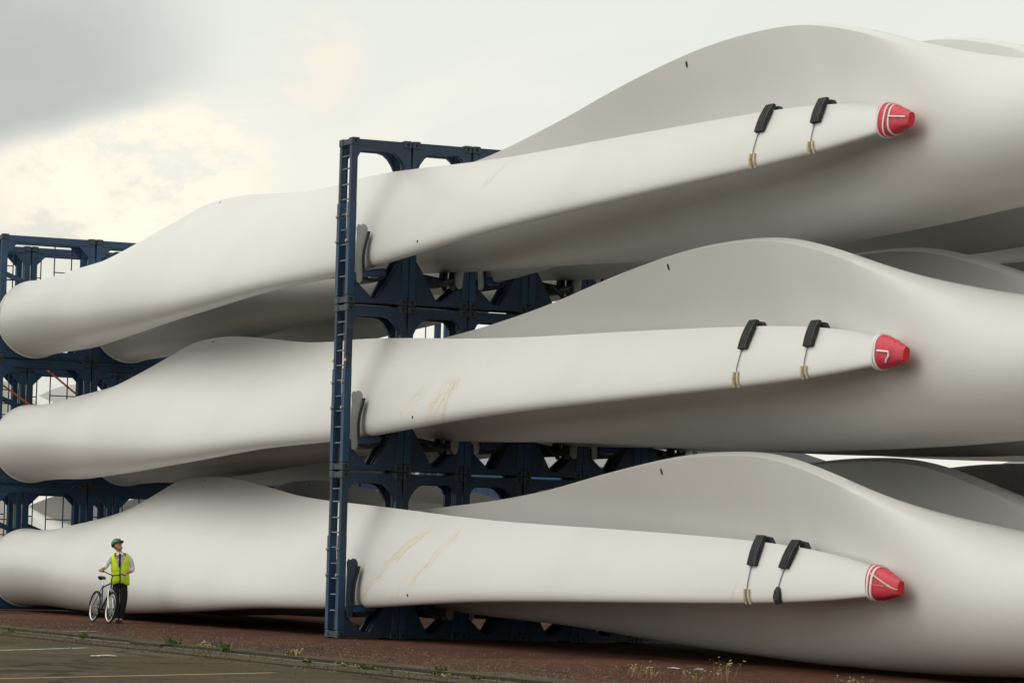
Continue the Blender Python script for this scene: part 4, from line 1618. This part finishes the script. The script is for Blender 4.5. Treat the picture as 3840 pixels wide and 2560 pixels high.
def weed_mesh(name, seed, h, spread, nl, m, thin=1.0):
    rnd = random.Random(seed)
    bm = bmesh.new()
    for i in range(nl):
        a = rnd.uniform(0, 2 * math.pi)
        bx, by = rnd.gauss(0, spread * .45), rnd.gauss(0, spread * .25)
        L = h * rnd.uniform(.35, 1.0)
        ln = rnd.uniform(.1, .6) * L
        wd = rnd.uniform(.008, .02) * thin
        p0 = Vector((bx, by, -.01))
        p1 = p0 + Vector((math.cos(a) * ln * .4, math.sin(a) * ln * .4, L * .6))
        p2 = p0 + Vector((math.cos(a) * ln, math.sin(a) * ln, L))
        s = Vector((-math.sin(a), math.cos(a), 0)) * wd
        v = [bm.verts.new(q) for q in (p0 - s * .4, p0 + s * .4, p1 + s, p1 - s, p2)]
        bm.faces.new((v[0], v[1], v[2], v[3]))
        bm.faces.new((v[3], v[2], v[4]))
        if rnd.random() < .7:
            for q in range(3 if thin == 1 else 5):
                c = p1.lerp(p2, rnd.random())
                b2 = rnd.uniform(0, 6.28)
                e1 = Vector((math.cos(b2), math.sin(b2), rnd.uniform(-.2, .6))) * rnd.uniform(.02, .05)
                e2 = Vector((-math.sin(b2), math.cos(b2), .3)) * .014
                bm.faces.new([bm.verts.new(c + o_) for o_ in (Vector((0, 0, 0)), e1 * .5 + e2, e1, e1 * .5 - e2)])
    me = bpy.data.meshes.new(name)
    bm.to_mesh(me)
    bm.free()
    me.materials.append(m)
    return me


WG = 'weeds along the crane rail'
spots = [(-60.9, 17.35, .20, 0, 'small green weed tuft on the track, farthest left'), (-56.6, 17.35, .30, 0, 'low wide green weed below the left bicycle wheel'),
         (-53.6, 17.38, .16, 0, 'little weed between the two taller ones below the man'), (-53.0, 17.75, .40, 0, 'tall green weed on the track below the bicycle'),
         (-51.0, 17.55, .34, 1, 'dry brown weed right of the tall green one'), (-49.5, 17.4, .42, 0, 'bright green upright weed, fourth along the slot'),
         (-47.9, 17.9, .34, 1, 'thin dark stalked weed left of the dark slot'), (-45.5, 17.2, .14, 0, 'flat green tuft beside the dark slot'),
         (-44.3, 17.35, .15, 1, 'pale flat tuft on the slot at mid picture'), (-43.2, 17.2, .16, 0, 'small olive tuft left of the ladder foot'),
         (-42.0, 17.8, .26, 0, 'bushy dark weed below the ladder'), (-41.3, 17.45, .12, 0, 'tiny tuft right of the bushy weed'),
         (-40.6, 17.2, .12, 1, 'reddish flat weed near the bottom edge'), (-39.7, 17.3, .14, 0, 'small green tuft at the bottom edge')]
for i, (x, y, h, dry, lab) in enumerate(spots):
    me = weed_mesh('weed', 10 + i, h * .48, .17, 46, M['dry'] if dry else M['weed'])
    o = link('weed', me, None)
    o.location = (x, y, .0)
    tag(o, lab, 'weed', WG)
for i, (x, y, h, lab) in enumerate(((-41.3, 20.35, .34, 'dry yellow weed at the bottom edge, left of its taller neighbour'), (-40.4, 21.1, .42, 'tallest dry yellow weed at the bottom edge under the belly'),
                                    (-40.0, 20.5, .26, 'low dry weed clump at the very bottom edge'), (-39.6, 22.6, .16, 'small dry sprig near the lower right'))):
    me = weed_mesh('dry_weed', 50 + i, h * .8, .36, 26, M['dry'], .25)
    o = link('dry_weed', me, None)
    o.location = (x, y, 0)
    tag(o, lab, 'weed', 'dry weeds on the red ground')
me = weed_mesh('ground_cover', 99, .05, 1, 10, M['weed'])
bpy.data.meshes.remove(me)
# moss and short grass in the slot: uncountable
rnd = random.Random(5)
bm = bmesh.new()
for i in range(3600):
    x = -66 + 29 * rnd.random()
    band = rnd.choice((17.24, 17.42, 17.46, 17.50, 18.15, 16.60, 17.22))
    if math.sin(x * 1.7) + math.sin(x * .63 + 2) + rnd.gauss(0, .5) < .15:
        continue
    y = band + rnd.gauss(0, .035)
    L = rnd.uniform(.005, .045)
    a = rnd.uniform(0, 6.28)
    s = Vector((math.cos(a), math.sin(a), 0)) * .008
    p = Vector((x, y, .0))
    t = p + Vector((rnd.gauss(0, .02), rnd.gauss(0, .02), L + .03))
    bm.faces.new([bm.verts.new(q) for q in (p - s, p + s, t)])
o = bm_obj('grass', bm, M['weed'])
tag(o, 'short green grass and moss growing along the crane rail slot', 'grass', kind='stuff')
for i, (x, y, sx, sy, lab) in enumerate(((-45.08, 22.79, .14, .05, 'white litter scrap on the red ground below the lowest blade'), (-44.7, 23.0, .06, .03, 'tiny white scrap beside the larger litter scrap'),
                                         (-47.6, 14.9, .16, .10, 'pale flat scrap on the asphalt at lower left'), (-38.3, 24.9, .05, .03, 'small white scrap at the lower right corner'))):
    bm = bmesh.new()
    box(bm, -sx, sx, -sy, sy, 0, .012, .004)
    for v in bm.verts:
        v.co.z += rnd.uniform(0, .02)
        v.co.x += rnd.uniform(-.03, .03)
    o = bm_obj('litter', bm, M['cont_white'])
    o.location = (x, y, .0 if y > 18 else -.012)
    o.rotation_euler = (0, 0, i)
    tag(o, lab, 'litter', 'white scraps on the ground')

# loose stones and grit scattered on the hardstanding and along the track: uncountable
rnd = random.Random(11)
M['grit'] = varied('loose_grit', (0.125, 0.085, 0.062), (0.035, 0.024, 0.018), 3, 0.9)
verts, faces = [], []
for i in range(8000):
    x = -72 + 36 * rnd.random()**.8
    y = 18.2 + abs(rnd.gauss(0, 1.9)) if rnd.random() < .7 else 16.9 + rnd.gauss(0, .5)
    if y > 25.5:
        continue
    z = 0.0 if y > 18.16 else (.045 if y > 17.5 else .008)
    if y < 16.6:
        z = -.012
    r_ = rnd.uniform(.006, .022)
    k0 = len(verts)
    a0 = rnd.uniform(0, 6.28)
    for q in range(3):
        verts.append((x + r_ * 1.4 * math.cos(a0 + 2.1 * q), y + r_ * 1.4 * math.sin(a0 + 2.1 * q), z))
    verts.append((x + rnd.uniform(-.3, .3) * r_, y, z + r_ * rnd.uniform(.7, 1.3)))
    faces += [(k0, k0 + 1, k0 + 3), (k0 + 1, k0 + 2, k0 + 3), (k0 + 2, k0, k0 + 3)]
me = bpy.data.meshes.new('gravel')
me.from_pydata(verts, [], faces)
o = link('gravel', me, M['grit'])
tag(o, 'loose grit and small stones scattered on the red ground by the track', 'gravel', kind='stuff')
